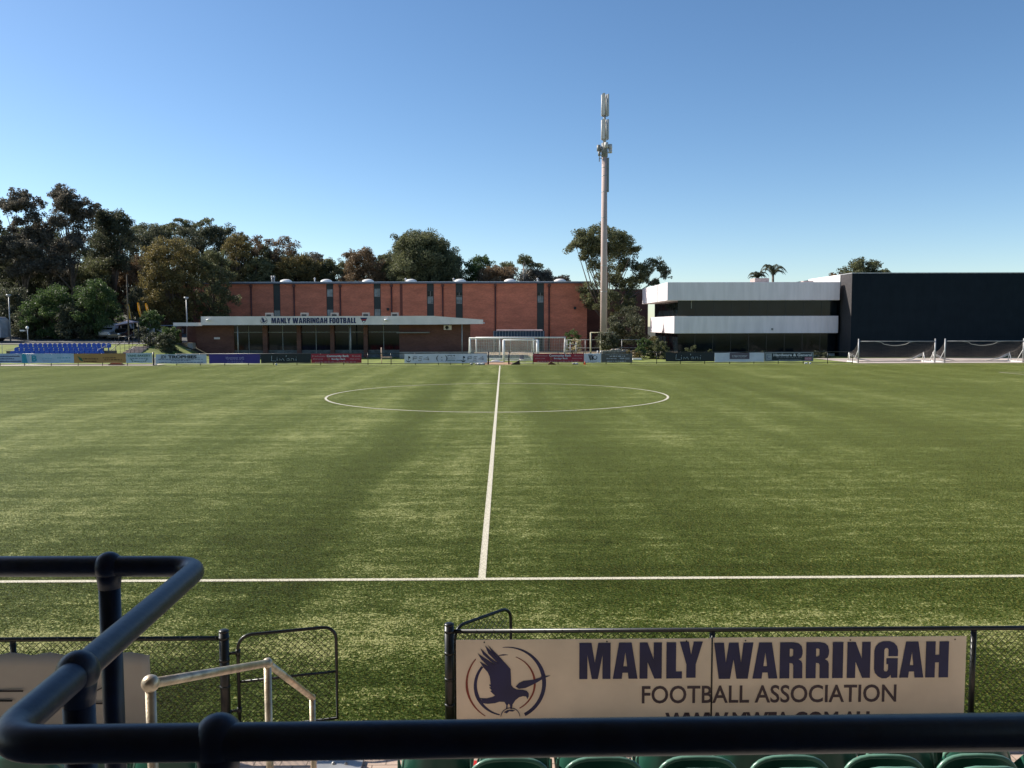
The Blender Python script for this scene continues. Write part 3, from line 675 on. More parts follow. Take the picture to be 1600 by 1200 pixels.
# ------------------------------------------------------------------ trees
LEAF = {
 'gum': leaf_mat('gum_leaves', (.058, .070, .033), (.255, .255, .12), .45),
 'dark': leaf_mat('dark_leaves', (0.045, 0.056, 0.034), (0.175, 0.175, 0.1), .5),
 'brown': leaf_mat('bronze_leaves', (0.095, 0.068, 0.04), (0.33, 0.22, 0.12), .4),
 'gold': leaf_mat('golden_leaves', (0.085, 0.075, 0.03), (0.31, 0.24, 0.085), .4),
 'green': leaf_mat('green_leaves', (0.038, 0.07, 0.024), (0.15, 0.21, 0.065), .6),
 'blue': leaf_mat('bluish_leaves', (0.055, 0.062, 0.056), (0.24, 0.2, 0.15), .5),
 'cream': leaf_mat('cream_blossom', (.45, .38, .22), (.7, .62, .42), 2, .2),
}
def crown(name, clumps, kind, leaf, cov, parent, rng, droop=.3, sub=11):
    """clumps: list of (centre, radii) ; leaves gathered in smaller tufts over each clump"""
    out = []
    for c, rad in clumps:
        c = np.array(c); rad = np.array(rad)
        rm = float((rad[0] * rad[2]) ** .5); ns = sub + 3 + int(rm * 4)
        d = rng.normal(size=(ns, 3)); d /= np.linalg.norm(d, axis=1)[:, None]
        d[:, 2] = np.abs(d[:, 2]) * 1.0 - .7 * (rng.random(ns) < .5)
        sc = c + d * rad * rng.uniform(.35, .95, (ns, 1))
        sr = rm * rng.uniform(.25, .48, ns)
        for k in range(ns):
            n = int(cov * math.pi * sr[k] ** 2 / (leaf * leaf * .45)) + 6
            e = rng.normal(size=(n, 3)); e /= np.linalg.norm(e, axis=1)[:, None]
            pos = sc[k] + e * sr[k] * (rng.random((n, 1)) ** .33) * np.array([1.1, 1.1, .85])
            out.append(pos)
    pos = np.concatenate(out); n = len(pos)
    a = rng.normal(size=(n, 3)); a[:, 2] -= droop; a /= np.linalg.norm(a, axis=1)[:, None]
    b = np.cross(a, rng.normal(size=(n, 3))); b /= np.linalg.norm(b, axis=1)[:, None]
    s = leaf * rng.uniform(.6, 1.35, (n, 1))
    V = np.empty((n, 4, 3)); V[:, 0] = pos - a * s * .5; V[:, 1] = pos + b * s * .28; V[:, 2] = pos + a * s * .55; V[:, 3] = pos - b * s * .28
    return quads_mesh(name, V.reshape(-1, 3), LEAF[kind], parent)

TREE_N = 0
def tree(px, top, wpx, bot, Y, kind, label, form='round', leaf=.26, cov=1.5, trunk='dark', group='trees beyond the far fence', name='gum_tree', clumps_px=None, nclump=None, cat='tree'):
    global TREE_N
    TREE_N += 1; rng = np.random.default_rng(100 + TREE_N); rr = random.Random(TREE_N)
    s = Y / F; base = P(px, bot, Y); g = H(base.x, Y)
    root = empty(name, (base.x, Y, g - .1)); tag(root, label, cat, group)
    zt = PZ(top, Y, px) - g; zb = PZ(bot, Y, px) - g; W = wpx * s; hc = zt - zb
    cl = []
    if clumps_px:
        clumps_px = [(cx, cy, rp * 1.12) for cx, cy, rp in clumps_px] + [((a[0] + b[0]) / 2, (a[1] + b[1]) / 2 + 2, (a[2] + b[2]) / 2 * .95) for a in clumps_px for b in clumps_px if 14 < math.hypot(a[0] - b[0], a[1] - b[1]) < 26 and a < b and rr.random() < .5]
        for (cx, cy, rp) in clumps_px:
            p = P(cx, cy, Y); r = rp * s; cl.append(((p.x - base.x, rr.uniform(-.5, .5) * W * .45, p.z - g), (r, r * 1.0, r * .82)))
    else:
        nc = nclump or {'round': 17, 'umbrella': 11, 'sparse': 9, 'bush': 12, 'tall': 18}[form]
        for k in range(nc):
            if form == 'umbrella':
                x = rr.uniform(-.5, .5) * .78; y = rr.uniform(-.5, .5) * .78
                z = zb + hc * (.74 - 1.0 * (x * x + y * y) + rr.uniform(-.14, .06)); r = W * rr.uniform(.15, .21)
                rad = (r, r, r * .5)
            elif form == 'sparse':
                x = rr.uniform(-.42, .42); y = rr.uniform(-.42, .42); z = zb + hc * rr.uniform(.22, .84); r = W * rr.uniform(.15, .23); rad = (r, r, r * .8)
            else:
                t = (k + .5) / nc; ang = k * 2.4 + rr.uniform(-.4, .4)
                zf = t * .9
                prof = math.sqrt(max(.06, 1 - (zf * 1.08 - .38) ** 2 / .55)) if form != 'tall' else math.sqrt(max(.08, 1 - (zf - .5) ** 2 / .33))
                rad_pos = .34 * prof * rr.uniform(.5, 1.0)
                x = math.cos(ang) * rad_pos; y = math.sin(ang) * rad_pos; z = zb + hc * (zf * .92 + .02)
                r = W * rr.uniform(.155, .225); r = min(r, hc * .38); rad = (r, r, r * .75)
                z = min(z, zt - rad[2] * 1.05)
            cl.append(((x * W, y * W, z), rad))
    crown('crown', cl, kind, leaf, cov, root, rng)
    # trunk and limbs
    mb = MB(); rt = max(.07, .010 * zt + .008 * W); zsplit = max(.3, zb + hc * .12)
    bend = rr.uniform(-.05, .05) * zt
    if form != 'bush':
        mb.tube([(0, 0, -.3), (bend * .4, 0, zsplit * .5), (bend, bend * .3, zsplit), (bend * .6, 0, zb + hc * .6)], [rt * 1.25, rt, rt * .8, rt * .25], 8)
    for (c, rad) in cl:
        st = Vector((bend if form != 'bush' else 0, 0, zsplit * (rr.uniform(.75, 1.0) if form != 'bush' else .2))); en = Vector(c); mid = st.lerp(en, .5) + Vector((rr.uniform(-.4, .4), rr.uniform(-.4, .4), rr.uniform(-.2, .5)))
        if not clumps_px or rr.random() < .5: mb.tube([st, mid, en, en + Vector((rr.uniform(-1, 1), rr.uniform(-1, 1), .8)) * rad[0] * .6], [rt * .42, rt * .28, rt * .12, .02], 5)
    mb.build('trunk', M_barkp if trunk == 'pale' else M_bark, root)
    return root

# big gums on the left
tree(-28, 318, 90, 430, 121, 'dark', 'dark gum cut off by the left edge of the photo', 'tall')
tree(24, 0, 0, 0, 1, 'gum', '', clumps_px=None) if False else None
tree(30, 292, 90, 470, 122, 'blue', 'tallest dark gum with brownish tips at far left', 'tall', cov=2.1, clumps_px=[(28,302,13),(42,310,15),(12,322,13),(50,322,14),(30,326,15),(2,320,10),(58,340,16),(34,346,13),(8,356,12),(48,362,16),(62,372,18),(28,378,16),(50,392,22),(20,400,20),(60,415,22),(30,425,20)])
tree(105, 292, 100, 470, 124, 'blue', 'broad dark gum, second tallest from the left, sky showing through its middle', 'tall', cov=2.1, clumps_px=[(85,304,13),(102,300,13),(115,308,14),(92,320,16),(130,318,13),(146,322,9),(108,330,16),(128,336,14),(80,338,15),(92,352,12),(118,352,13),(76,362,17),(110,372,18),(92,388,20),(126,384,18),(70,400,22),(104,412,22),(88,434,22)])
tree(172, 322, 80, 470, 131, 'dark', 'dark bronze-tipped gum right of the two tallest gums', 'tall', clumps_px=[(160,336,16),(178,334,15),(190,346,14),(150,350,16),(172,354,18),(196,364,16),(158,374,18),(182,384,18),(150,398,18),(176,408,20),(160,430,20),(192,412,18)])
tree(205, 321, 90, 440, 150, 'gum', 'flat-topped gum on the hill above the flags', 'umbrella', cov=1.45, nclump=13)
tree(243, 322, 90, 440, 156, 'gum', 'wide flat-topped gum on the hill crest', 'umbrella', cov=1.45, nclump=13)
tree(286, 321, 62, 410, 156, 'gum', 'umbrella-shaped gum with pale stems on the hill crest', 'umbrella', trunk='pale')
tree(318, 322, 60, 400, 158, 'gum', 'umbrella gum leaning right at the end of the hill crest', 'umbrella', trunk='pale')
tree(350, 340, 90, 450, 150, 'dark', 'dark rounded gum below the hill crest', 'round')
tree(372, 354, 76, 450, 142, 'gold', 'yellow-green gum left of the sparse tree', 'round')
tree(425, 362, 62, 440, 146, 'brown', 'sparse brown gum with sky between its branches', 'sparse', nclump=20, cov=1.1)
tree(400, 371, 84, 460, 147, 'gum', 'olive domed gum between the yellow-green gum and the sparse gum', 'round')
tree(445, 388, 60, 455, 150, 'dark', 'dark gum low behind the rounded olive tree', 'round')
tree(405, 395, 70, 460, 142, 'gum', 'olive gum low beneath the sparse brown gum', 'round')
tree(200, 380, 90, 490, 136, 'brown', 'reddish brown gum above the yellow flags', 'tall')
tree(232, 345, 100, 470, 142, 'dark', 'dark gum between the hill crest and the golden gum', 'round')
tree(300, 345, 100, 450, 146, 'dark', 'dark gum behind the golden gum', 'round')
tree(268, 360, 110, 505, 116, 'gold', 'large golden brown gum beside the left end of the hall', 'tall', leaf=.23, nclump=24)
tree(334, 374, 84, 505, 119, 'gum', 'large drooping gum hanging over the left end of the hall', 'tall', leaf=.23, nclump=24)
tree(130, 395, 130, 500, 130, 'gum', 'pale-branched gum in the middle of the left wood', 'tall', trunk='pale', nclump=20)
tree(40, 385, 120, 500, 128, 'dark', 'dark gum at the left edge under the tallest gum', 'tall', nclump=20)
tree(85, 442, 96, 528, 108, 'green', 'bright green bushy tree near the left car park', 'round', leaf=.22, nclump=20, name='leafy_tree')
tree(152, 430, 92, 525, 107, 'green', 'brown-green bushy tree beside the parked cars', 'round', leaf=.22, nclump=20, name='leafy_tree')
tree(10, 440, 90, 528, 111, 'dark', 'dark bushy tree above the bus at the left edge', 'round', leaf=.23, nclump=20, name='leafy_tree')
tree(120, 472, 80, 530, 106.5, 'dark', 'low dark tree filling the gap behind the blue seats', 'round', leaf=.22, name='leafy_tree')
tree(55, 480, 80, 530, 107.5, 'dark', 'low dark tree behind the left end of the blue seats', 'round', leaf=.22, name='leafy_tree')
tree(172, 470, 60, 520, 121, 'dark', 'dark shrubby tree behind the parked cars', 'round', leaf=.23, name='leafy_tree')
tree(225, 440, 80, 505, 124, 'dark', 'dark tree behind the yellow flags', 'round', leaf=.23, name='leafy_tree')
tree(60, 338, 110, 480, 140, 'gum', 'olive gum filling behind the two tallest gums', 'tall', nclump=24)
tree(148, 345, 100, 480, 143, 'gum', 'olive gum between the second tallest gum and the hill', 'tall', nclump=22)
tree(0, 350, 100, 480, 138, 'dark', 'dark gum behind the tallest gum at the left edge', 'tall', nclump=22)
tree(500, 398, 60, 455, 154, 'gold', 'small golden gum between the wispy tree and the bronze gum', 'round')
tree(600, 390, 80, 455, 156, 'gum', 'distant olive gum left of the domed fig', 'round')
# above the hall
tree(463, 394, 104, 455, 148, 'gold', 'rounded olive tree above the left part of the hall roof', 'round', cov=1.45, name='leafy_tree', nclump=20)
tree(480, 385, 60, 440, 152, 'blue', 'thin wispy tree with bare twigs above the hall roof', 'sparse', nclump=7, cov=1.2)
tree(525, 402, 70, 455, 152, 'gum', 'small olive gum left of the bronze gum above the hall', 'round')
tree(566, 383, 84, 455, 148, 'brown', 'bronze gum above the middle of the hall roof', 'round', nclump=20)
tree(612, 398, 70, 455, 150, 'dark', 'dark gum between the bronze gum and the big fig', 'round')
tree(660, 357, 136, 455, 146, 'gum', 'biggest domed fig tree above the hall roof', 'round', cov=1.7, nclump=34, name='fig_tree')
tree(705, 392, 60, 455, 149, 'dark', 'dark tree joining the right side of the domed fig', 'round', name='leafy_tree')
tree(748, 394, 66, 455, 148, 'green', 'fresh green rounded tree right of the domed fig', 'round', name='leafy_tree')
tree(778, 412, 86, 455, 143, 'brown', 'low bronze tree just above the hall roof', 'round', name='leafy_tree')
tree(818, 391, 66, 440, 149, 'gum', 'umbrella gum on thin stems above the hall roof', 'umbrella', trunk='pale', nclump=11)
tree(838, 416, 74, 455, 151, 'blue', 'dark spreading gum right of the umbrella gum', 'round')
tree(876, 428, 42, 455, 160, 'blue', 'small distant tree at the right end of the hall roof', 'round')
# centre tree
tree(950, 345, 160, 520, 122, 'gum', 'large spreading gum behind the phone mast', clumps_px=[(932,362,17),(912,372,18),(898,388,15),(920,394,18),(950,366,18),(970,378,17),(986,392,14),(960,396,18),(938,384,18),(930,418,17),(912,404,12),(965,420,16),(950,436,18),(984,412,14),(1006,420,14),(1024,412,13),(1032,430,11),(1018,442,10),(995,436,12),(922,452,16),(918,468,13),(975,446,18),(950,462,18),(985,466,14),(935,480,13),(968,484,15)], leaf=.22, cov=1.9)
tree(962, 470, 110, 548, 107.5, 'dark', 'dense dark shrub at the foot of the phone mast', 'round', leaf=.24, group='shrubs by the phone mast', name='shrub', clumps_px=[(985,486,14),(962,500,14),(990,505,15),(972,520,15),(950,520,12),(1000,500,10),(985,532,14),(1003,522,9),(945,535,13),(965,540,13)], cat='shrub')
# right
tree(1348, 401, 80, 450, 128, 'gum', 'rounded gum peeping over the charcoal building', 'round', cov=1.45, nclump=16)
tree(1312, 424, 44, 450, 130, 'brown', 'small bronze tree over the white side fascia', 'round')
tree(1378, 418, 30, 445, 131, 'gum', 'little gum at the right of the rounded gum over the charcoal building', 'round')
# shrubs
def shrub(px, top, w, bot, Y, kind, label, leaf=.16, **k): return tree(px, top, w, bot, Y, kind, label, 'bush', leaf=leaf, cov=2.0, group=None, name='shrub', cat='shrub', **k)
shrub(235, 480, 44, 520, 104, 'green', 'round leafy shrub beside the yellow flags', leaf=.22)
shrub(236, 515, 36, 552, 95, 'dark', 'dark clipped shrub left of the clubhouse steps', nclump=12)
shrub(262, 517, 48, 556, 94, 'dark', 'large dark rounded shrub at the clubhouse corner', nclump=14)
shrub(264, 508, 44, 535, 99, 'green', 'bright clipped hedge beside the clubhouse canopy')
shrub(222, 508, 30, 530, 102, 'dark', 'dark shrub behind the stone steps', nclump=6)
shrub(214, 492, 26, 515, 106, 'dark', 'small dark shrub beneath the middle yellow flag', nclump=6)
shrub(894, 510, 32, 548, 110, 'green', 'green shrub at the right end of the hall wall')
shrub(953, 515, 46, 545, 98, 'dark', 'dark green bush in front of the phone mast', leaf=.2)
shrub(1006, 524, 36, 556, 95, 'green', 'weedy light green bush right of the block wall')
shrub(1030, 528, 46, 562, 94, 'gum', 'scrubby olive bush before the white office corner')
shrub(1020, 522, 30, 550, 97, 'gold', 'yellowish scrub against the office corner')
shrub(1080, 536, 26, 560, 90, 'gum', 'thin grey-green bush above the right black banner', nclump=6)
shrub(1108, 542, 16, 560, 90, 'gum', 'tiny bush right of the thin grey-green bush', nclump=4)
shrub(988, 545, 44, 562, 93, 'gold', 'yellow weeds in front of the block wall', nclump=8)
shrub(900, 526, 22, 548, 92, 'cream', 'cream flowering shrub right of the stored goals', leaf=.14, nclump=7)

def palm(px, top, Y, label, s=1.0):
    p = P(px, top, Y); root = empty('palm_tree', (p.x, Y, 0)); tag(root, label, 'palm', 'palms behind the office roof')
    zc = p.z - 1.3 * s; mb = MB(); mb.tube([(0, 0, 0), (.1, 0, zc * .5), (0, 0, zc)], [.3, .2, .17], 8); mb.build('trunk', M_bark, root)
    rr = random.Random(px)
    for k in range(15):
        a = k * 2.4 + rr.uniform(-.2, .2); up = rr.uniform(.5, 1.9) * s; ln = rr.uniform(1.8, 2.7) * s; V = []
        pts = []
        for i in range(9):
            t = i / 8; rad = ln * t * .85; z = zc + up * math.sin(t * 2.6) * .9 + .25 * s * t - .7 * s * t * t
            pts.append(Vector((math.cos(a) * rad, math.sin(a) * rad, z)))
        mb = MB(); mb.tube(pts, [.04] * 8 + [.01], 4)
        side = Vector((-math.sin(a), math.cos(a), 0))
        for i in range(1, 9):
            for j in range(3):
                q = pts[i - 1].lerp(pts[i], j / 3); L_ = .62 * s * math.sin(min(1, (i + .6) / 9) * math.pi * .9 + .25)
                fw = (pts[i] - pts[i - 1]).normalized()
                for sg in (-1, 1):
                    e = q + side * sg * L_ + fw * L_ * .5 + Vector((0, 0, -.45 * L_)); mb.add([q - fw * .04, q + fw * .06, e], [(0, 1, 2)])
        mb.build('frond', LEAF['dark'], root)
palm(1208, 416, 124, 'tall palm with arching fronds above the white office roof', .95)
palm(1184, 424, 126, 'small palm left of the taller palm, half hidden by the roof plant', .75)

# ------------------------------------------------------------------ far fence, gates in it and banners
POSTS = dict(
 left=[-36, 0, 38, 80, 122, 160, 199, 240],
 mid=[276, 313, 351, 388, 427, 464, 501, 537, 575, 611, 649, 685, 704, 723, 763],
 right=[795, 833, 872, 912, 947, 986, 1026, 1063, 1101, 1140, 1178, 1216, 1255, 1293, 1332])
def far_fence(key, ht, label):
    ps = POSTS[key]; xs = [PX(p, FY, 565) for p in ps]
    root = empty('pitch_fence', (xs[0], FY, 0)); tag(root, label, 'fence', 'black railings along the far touchline')
    for i, x in enumerate(xs):
        thick = ps[i] in (763, 795, 240)
        mb = MB(); h = ht + (.08 if thick else 0)
        mb.tube([(x - xs[0], 0, -.02), (x - xs[0], 0, h)], .075 if thick else .035, 8); mb.ball((x - xs[0], 0, h), .075 if thick else .035, seg=8, rings=6, sq=(1, 1, .5)); mb.build('post', M_black, root)
    for i, z in enumerate((ht - .03, .10)):
        mb = MB(); mb.tube([(-.1 if key != 'right' else 0, 0, z), (xs[-1] - xs[0], 0, z)], .03, 8); mb.build('rail', M_black, root)
    return root
far_fence('left', 1.17, 'black railing carrying the banners under the blue seats')
far_fence('mid', 1.12, 'black railing in front of the clubhouse, left of the gateway')
far_fence('right', 1.16, 'black railing right of the gateway, reaching the netted goals')

def ink(name, c): return mat('ink_' + name, c, .6, .08, 3)
WHT = ink('white', (.70, .68, .68)); BLK = ink('black', (.015, .015, .018)); GRY = ink('grey', (.35, .36, .36)); GOLD = ink('gold', (.45, .30, .12)); DGRN = ink('green', (.03, .13, .06))
TEAL = ink('teal', (.04, .33, .42)); LBL = ink('lightblue', (.20, .42, .55)); NVY = ink('navy', (.03, .05, .16))
def banner(p0, p1, t, b, m, label, wave=.012):
    x0, x1 = PX(p0, FY, 560), PX(p1, FY, 560); pm = (p0 + p1) / 2
    z1, z0 = PZ(t, FY, pm), PZ(b, FY, pm)
    root = empty('banner', ((x0 + x1) / 2, FY - .075, z0)); tag(root, label, 'banner', 'sponsor banners along the far fence')
    w = (x1 - x0) / 2; h = z1 - z0; mb = MB(); n = 24; rr = random.Random(p0); ph = rr.uniform(0, 6)
    vs = []
    for s in (0, .012):
        for i in range(n + 1):
            for j in range(5):
                u = -w + 2 * w * i / n; edge = (j / 4 - .5) * 2
                vs.append((u, s + wave * .4 * math.sin(i * .9 + ph) * (.3 + .7 * abs(edge)) + .01, h * j / 4 + .012 * math.sin(i * .55 + ph) * (1 if j in (0, 4) else 0)))
    K = (n + 1) * 5; fs = []
    for i in range(n):
        for j in range(4):
            a = i * 5 + j; fs += [(a, a + 5, a + 6, a + 1), (a + K, a + 1 + K, a + 6 + K, a + 5 + K)]
    for i in range(n): a = i * 5; fs += [(a, a + K, a + 5 + K, a + 5), (a + 4, a + 9, a + 9 + K, a + 4 + K)]
    for a in (0, n * 5):
        for j in range(4): fs.append((a + j, a + j + 1, a + j + 1 + K, a + j + K))
    mb.add(vs, fs, 0, False); mb.build('cloth', m, root)
    return root, w, h
def bm_(n, c): return mat('banner_' + n, [min(.9, q * 1.22) for q in c], .65, .07, 1.1)
T_ = lambda s, m, r, x, z, h, w=None, **k: text(s, m, r, x, z, h, w, y=-.012, **k)

r, w, h = banner(-46, 35, 552.5, 567.2, bm_('pale_blue', (.34, .40, .50)), 'pale blue banner with small dark text at the left edge')
for z, a in ((.66, 'FOOTBALL COACHING'), (.40, 'ALL AGES WELCOME'), (.12, 'CONTACT US TODAY')):
    pass
for z, ww in ((.66, 2.6), (.40, 1.6), (.12, 2.9)):
    mb = MB(); x = w - 3.0 + (2.9 - ww) / 2; 
    rr = random.Random(int(z * 100))
    while x < w - 3.0 + (2.9 + ww) / 2:
        mb.box(x, x + .05, -.014, -.008, z * h, z * h + rr.choice((.07, .1))); x += .07
    mb.build('small_print', NVY, r)
r, w, h = banner(35, 116, 552.5, 567.2, bm_('ice_blue', (.36, .46, .55)), 'ice blue banner with big teal initials JB')
shapes([[(-w, 0), (-w + .55, 0), (-w + .35, h), (-w, h)]], TEAL, r, (0, -.006, 0), 'teal_corner')
T_('J', WHT, r, -w + .75, .16, .55, .35, bold=.05); T_('B', TEAL, r, -w + 1.18, .16, .58, .48, bold=.05)
def fineprint(r, m, cx, z, ww, hh=.06, seed=0, y=-.014):
    rr = random.Random(seed + int(z * 997)); mb = MB(); x = cx - ww / 2
    while x < cx + ww / 2 - .05:
        l = min(rr.uniform(.10, .32), cx + ww / 2 - x)
        k = max(1, int(l / .045))
        for q in range(k): mb.box(x + q * .045, x + q * .045 + .03, y, y + .006, z, z + hh * rr.choice((1, .75, .75, 1)))
        x += l + .05
    mb.build('small_print', m, r)
fineprint(r, LBL, 0, .42 * h, 1.1, .08, 1); fineprint(r, TEAL, 1.55, .5 * h, 1.3, .09, 2); fineprint(r, TEAL, 1.6, .18 * h, 1.0, .07, 3); fineprint(r, GRY, -.1, .2 * h, .8, .06, 4)
r, w, h = banner(116, 197, 552.5, 567.0, bm_('ochre', (.40, .21, .06)), 'ochre brown banner with a dark green leaf')
shapes([[(-w + .35, .75 * h), (-w + .75, .5 * h), (-w + .9, .15 * h), (-w + .55, .3 * h)]], DGRN, r, (0, -.008, 0), 'leaf_mark')
shapes([[(-w + .3, .62 * h), (-w + 1.3, .95 * h), (-w + 1.9, .93 * h), (-w + 1.2, .85 * h)]], GOLD, r, (0, -.008, 0), 'leaf_stroke')
for k, (cx, z, ww, hh) in enumerate(((-.9, .38, 1.7, .14), (-.9, .10, 1.2, .13), (1.0, .5, 1.4, .1), (1.3, .28, 1.7, .12))): fineprint(r, ink('brown', (.13, .07, .02)), cx, z * h, ww, hh, k)
r, w, h = banner(197.5, 238, 551.5, 567.0, bm_('sage', (.44, .50, .50)), 'small pale sage banner reading VANS BAKERY')
T_('VANS BAKERY', DGRN, r, 0, .62 * h, .22, 2.2, bold=.01); fineprint(r, NVY, 0, .42 * h, 1.6, .07, 3); fineprint(r, DGRN, 0, .1 * h, 1.3, .07, 5)
shapes([arc_band(-.95, .05, .35, 80, 10, .02, .06, .02, 12), arc_band(.95, .05, .35, 170, 100, .02, .06, .02, 12)], DGRN, r, (0, -.009, 0), 'flourish')
r, w, h = banner(244, 323, 553.5, 567.8, bm_('dove', (.46, .48, .52)), 'pale grey banner reading JDI TROPHIES')
T_('JDI', BLK, r, -1.72, .56 * h, .29, .55, bold=.01, shear=.2); T_('TROPHIES', BLK, r, .12, .57 * h, .27, 2.75, bold=.055)
fineprint(r, GRY, 1.75, .6 * h, .4, .06, 1)
for k, (z, ww) in enumerate(((.42, 4.4), (.28, 1.9), (.08, 4.2))): fineprint(r, NVY, 0, z * h, ww, .07, 10 + k)
r, w, h = banner(327, 406.5, 553, 567.6, bm_('purple', (.045, .028, .17)), 'deep purple banner reading bluewater cafe')
T_('bluewater café', ink('lilac', (.45, .40, .62)), r, .05, .5 * h, .2, 1.75)
for k, (z, ww) in enumerate(((.38, 1.7), (.2, 1.5), (.07, 1.6))): fineprint(r, ink('lilac', (.3, .26, .5)), .1, z * h, ww, .05, 20 + k)
def limani(p0, p1, label, t=553, b=567.3):
    r, w, h = banner(p0, p1, t, b, bm_('black', (.014, .018, .018)), label)
    st = [[(-1.35, .8), (-1.4, .25), (-.95, .22)], [(-.85, .5), (-.85, .25)], [(-.85, .62), (-.82, .66)], [(-.65, .25), (-.6, .5), (-.45, .3), (-.3, .52), (-.15, .25)], [(.05, .85), (.02, .68)],
          [(.3, .5), (.1, .45), (.08, .27), (.28, .3), (.33, .5), (.38, .25)], [(.5, .25), (.52, .5), (.72, .5), (.78, .25)], [(.98, .5), (.98, .25)], [(1.0, .68), (1.03, .64)]]
    mb = MB()
    for s in st: mb.tube([(x, -.02, z * h) for x, z in s], .028, 5)
    mb.build('lettering', ink('chalk', (.42, .46, .44)), r)
limani(408, 486, 'black banner reading Limani, beside the purple banner')
def bendigo(p0, p1, label, t, b):
    r, w, h = banner(p0, p1, t, b, bm_('crimson', (.30, .018, .030)), label)
    pk = ink('pink', (.62, .40, .40))
    T_('Freshwater', pk, r, -w + .12, .68 * h, .15, 1.3, align='LEFT'); T_('Community Bank', WHT, r, .15, .66 * h, .20, 2.15, bold=.05); T_('Branch', pk, r, w - .5, .68 * h, .15, .78)
    T_('9939 6744', pk, r, -w + .65, .36 * h, .12, .95); T_('Bendigo Bank', WHT, r, .22, .36 * h, .15, 1.35, bold=.04); T_('9939 6744', pk, r, w - .65, .36 * h, .12, .95)
    shapes([arc_band(-.72, .43 * h, .09, 0, 350, .03, .03, .03, 20)], GOLD, r, (0, -.012, 0), 'round_mark')
    fineprint(r, pk, 0, .07 * h, 4.1, .08, p0)
bendigo(486.5, 565, 'crimson banner reading Community Bank, left of the gateway', 552.8, 567.2)
r, w, h = banner(632, 761, 552.8, 567.0, bm_('white', (.60, .58, .60)), 'long white banner with black game console marks, left of the gateway')
def ps_mark(r, cx, cz, s):
    mb = MB(); mb.box(cx - .03 * s, cx + .02 * s, -.016, -.008, cz - .25 * s, cz + .28 * s); mb.build('console_mark', BLK, r)
    shapes([[(cx + .03 * s, .28 * s + cz), (cx + .2 * s, .2 * s + cz), (cx + .2 * s, .02 * s + cz), (cx + .03 * s, .02 * s + cz)]], BLK, r, (0, -.012, 0), 'console_mark')
    shapes([arc_band(cx, cz - .14 * s, .26 * s, 200, 340, .04, .09, .04, 14)], BLK, r, (0, -.012, 0), 'console_mark')
def ps4(r, cx):
    ps_mark(r, cx - .95, .5 * h, .8)
    mb = MB(); st = [[(-.5, .3), (-.5, .68), (-.15, .68), (-.15, .5), (-.5, .5)], [(.4, .68), (.08, .68), (.08, .5), (.3, .5), (.3, .3), (-.02, .3)], [(.95, .3), (.95, .7), (.5, .42), (1.05, .42)]]
    for s in st: mb.tube([(cx + x, -.018, z * h) for x, z in s], .022, 5)
    mb.build('lettering', BLK, r); fineprint(r, GRY, cx + .1, .1 * h, .7, .05, int(cx * 10))
ps4(r, -w + 1.35); ps4(r, w - 1.35)
shapes([arc_band(-.55, .5 * h, .32, 120, 240, .03, .09, .03, 16), arc_band(-.2, .5 * h, .32, 60, -60, .03, .09, .03, 16)], BLK, r, (0, -.012, 0), 'league_mark')
mb = MB(); mb.ball((-.38, -.01, .62 * h), .07, seg=8, rings=6, sq=(1, .1, 1)); mb.box(-.45, -.3, -.016, -.008, .25 * h, .36 * h); mb.build('league_mark', GRY, r)
T_('PS4', BLK, r, .55, .72 * h, .14, .7); T_('NATIONAL', GRY, r, .58, .47 * h, .12, .8); T_('PREMIER LEAGUES', DGRN, r, 1.0, .20 * h, .13, 1.7)
bendigo(833.5, 912, 'crimson banner reading Community Bank, right of the gateway', 552.2, 566.0)
r, w, h = banner(912.4, 939, 552, 566.2, bm_('white', (.6, .58, .6)), 'small white banner with black slanted marks')
mb = MB()
for s in ([(-.38, .85), (-.2, .25), (-.12, .32), (-.25, .85)], [(-.1, .85), (.02, .3), (.02, .25), (-.05, .85)]): mb.tube([(x, -.02, z * h) for x, z in s], .035, 6)
mb.build('lettering', BLK, r); shapes([arc_band(.24, .55 * h, .19, 60, 400, .03, .08, .05, 20)], BLK, r, (0, -.012, 0), 'round_mark'); fineprint(r, GRY, 0, .1 * h, .9, .04, 3)
r, w, h = banner(939.4, 988, 552, 566.0, bm_('taupe', (.105, .09, .075)), 'taupe grey banner with rows of white text')
fineprint(r, GRY, 0, .82 * h, 2.3, .06, 5); T_('LICENSED RESTAURANT', WHT, r, .1, .62 * h, .10, 1.6) if False else fineprint(r, WHT, .1, .62 * h, 1.6, .1, 6)
T_('9939 2222', WHT, r, .75, .34 * h, .14, .95, bold=.02); fineprint(r, WHT, -.5, .36 * h, 1.0, .1, 7); fineprint(r, WHT, 0, .08 * h, 1.9, .08, 8)
limani(1040, 1116, 'black banner reading Limani, in front of the white office', 550.8, 564.8)
r, w, h = banner(1116.3, 1193.5, 551, 565.3, bm_('white', (.6, .58, .6)), 'creased white banner with a small grey plum panel')
shapes([[(-.95, .3 * h), (.98, .3 * h), (.98, h - .01), (-.95, h - .01)]], ink('plum', (.13, .10, .12)), r, (0, -.007, 0), 'grey_panel')
T_('edgewater', GRY, r, .02, .58 * h, .16, 1.5, y=-.016) if False else text('edgewater', WHT, r, .02, .58 * h, .16, 1.5, y=-.014); fineprint(r, GRY, 0, .42 * h, 1.4, .05, 4, y=-.016)
r, w, h = banner(1194, 1270.5, 550.2, 564.5, bm_('black', (.014, .018, .018)), 'black banner with white border reading Hardware & General')
shapes([[(-w + .02, .02), (w - .02, .02), (w - .02, h - .02), (-w + .02, h - .02)], [(-w + .09, .09), (w - .09, .09), (w - .09, h - .09), (-w + .09, h - .09)]], GRY, r, (0, -.009, 0), 'border')
T_('Hardware & General', WHT, r, .36, .56 * h, .25, 3.75, bold=.05)
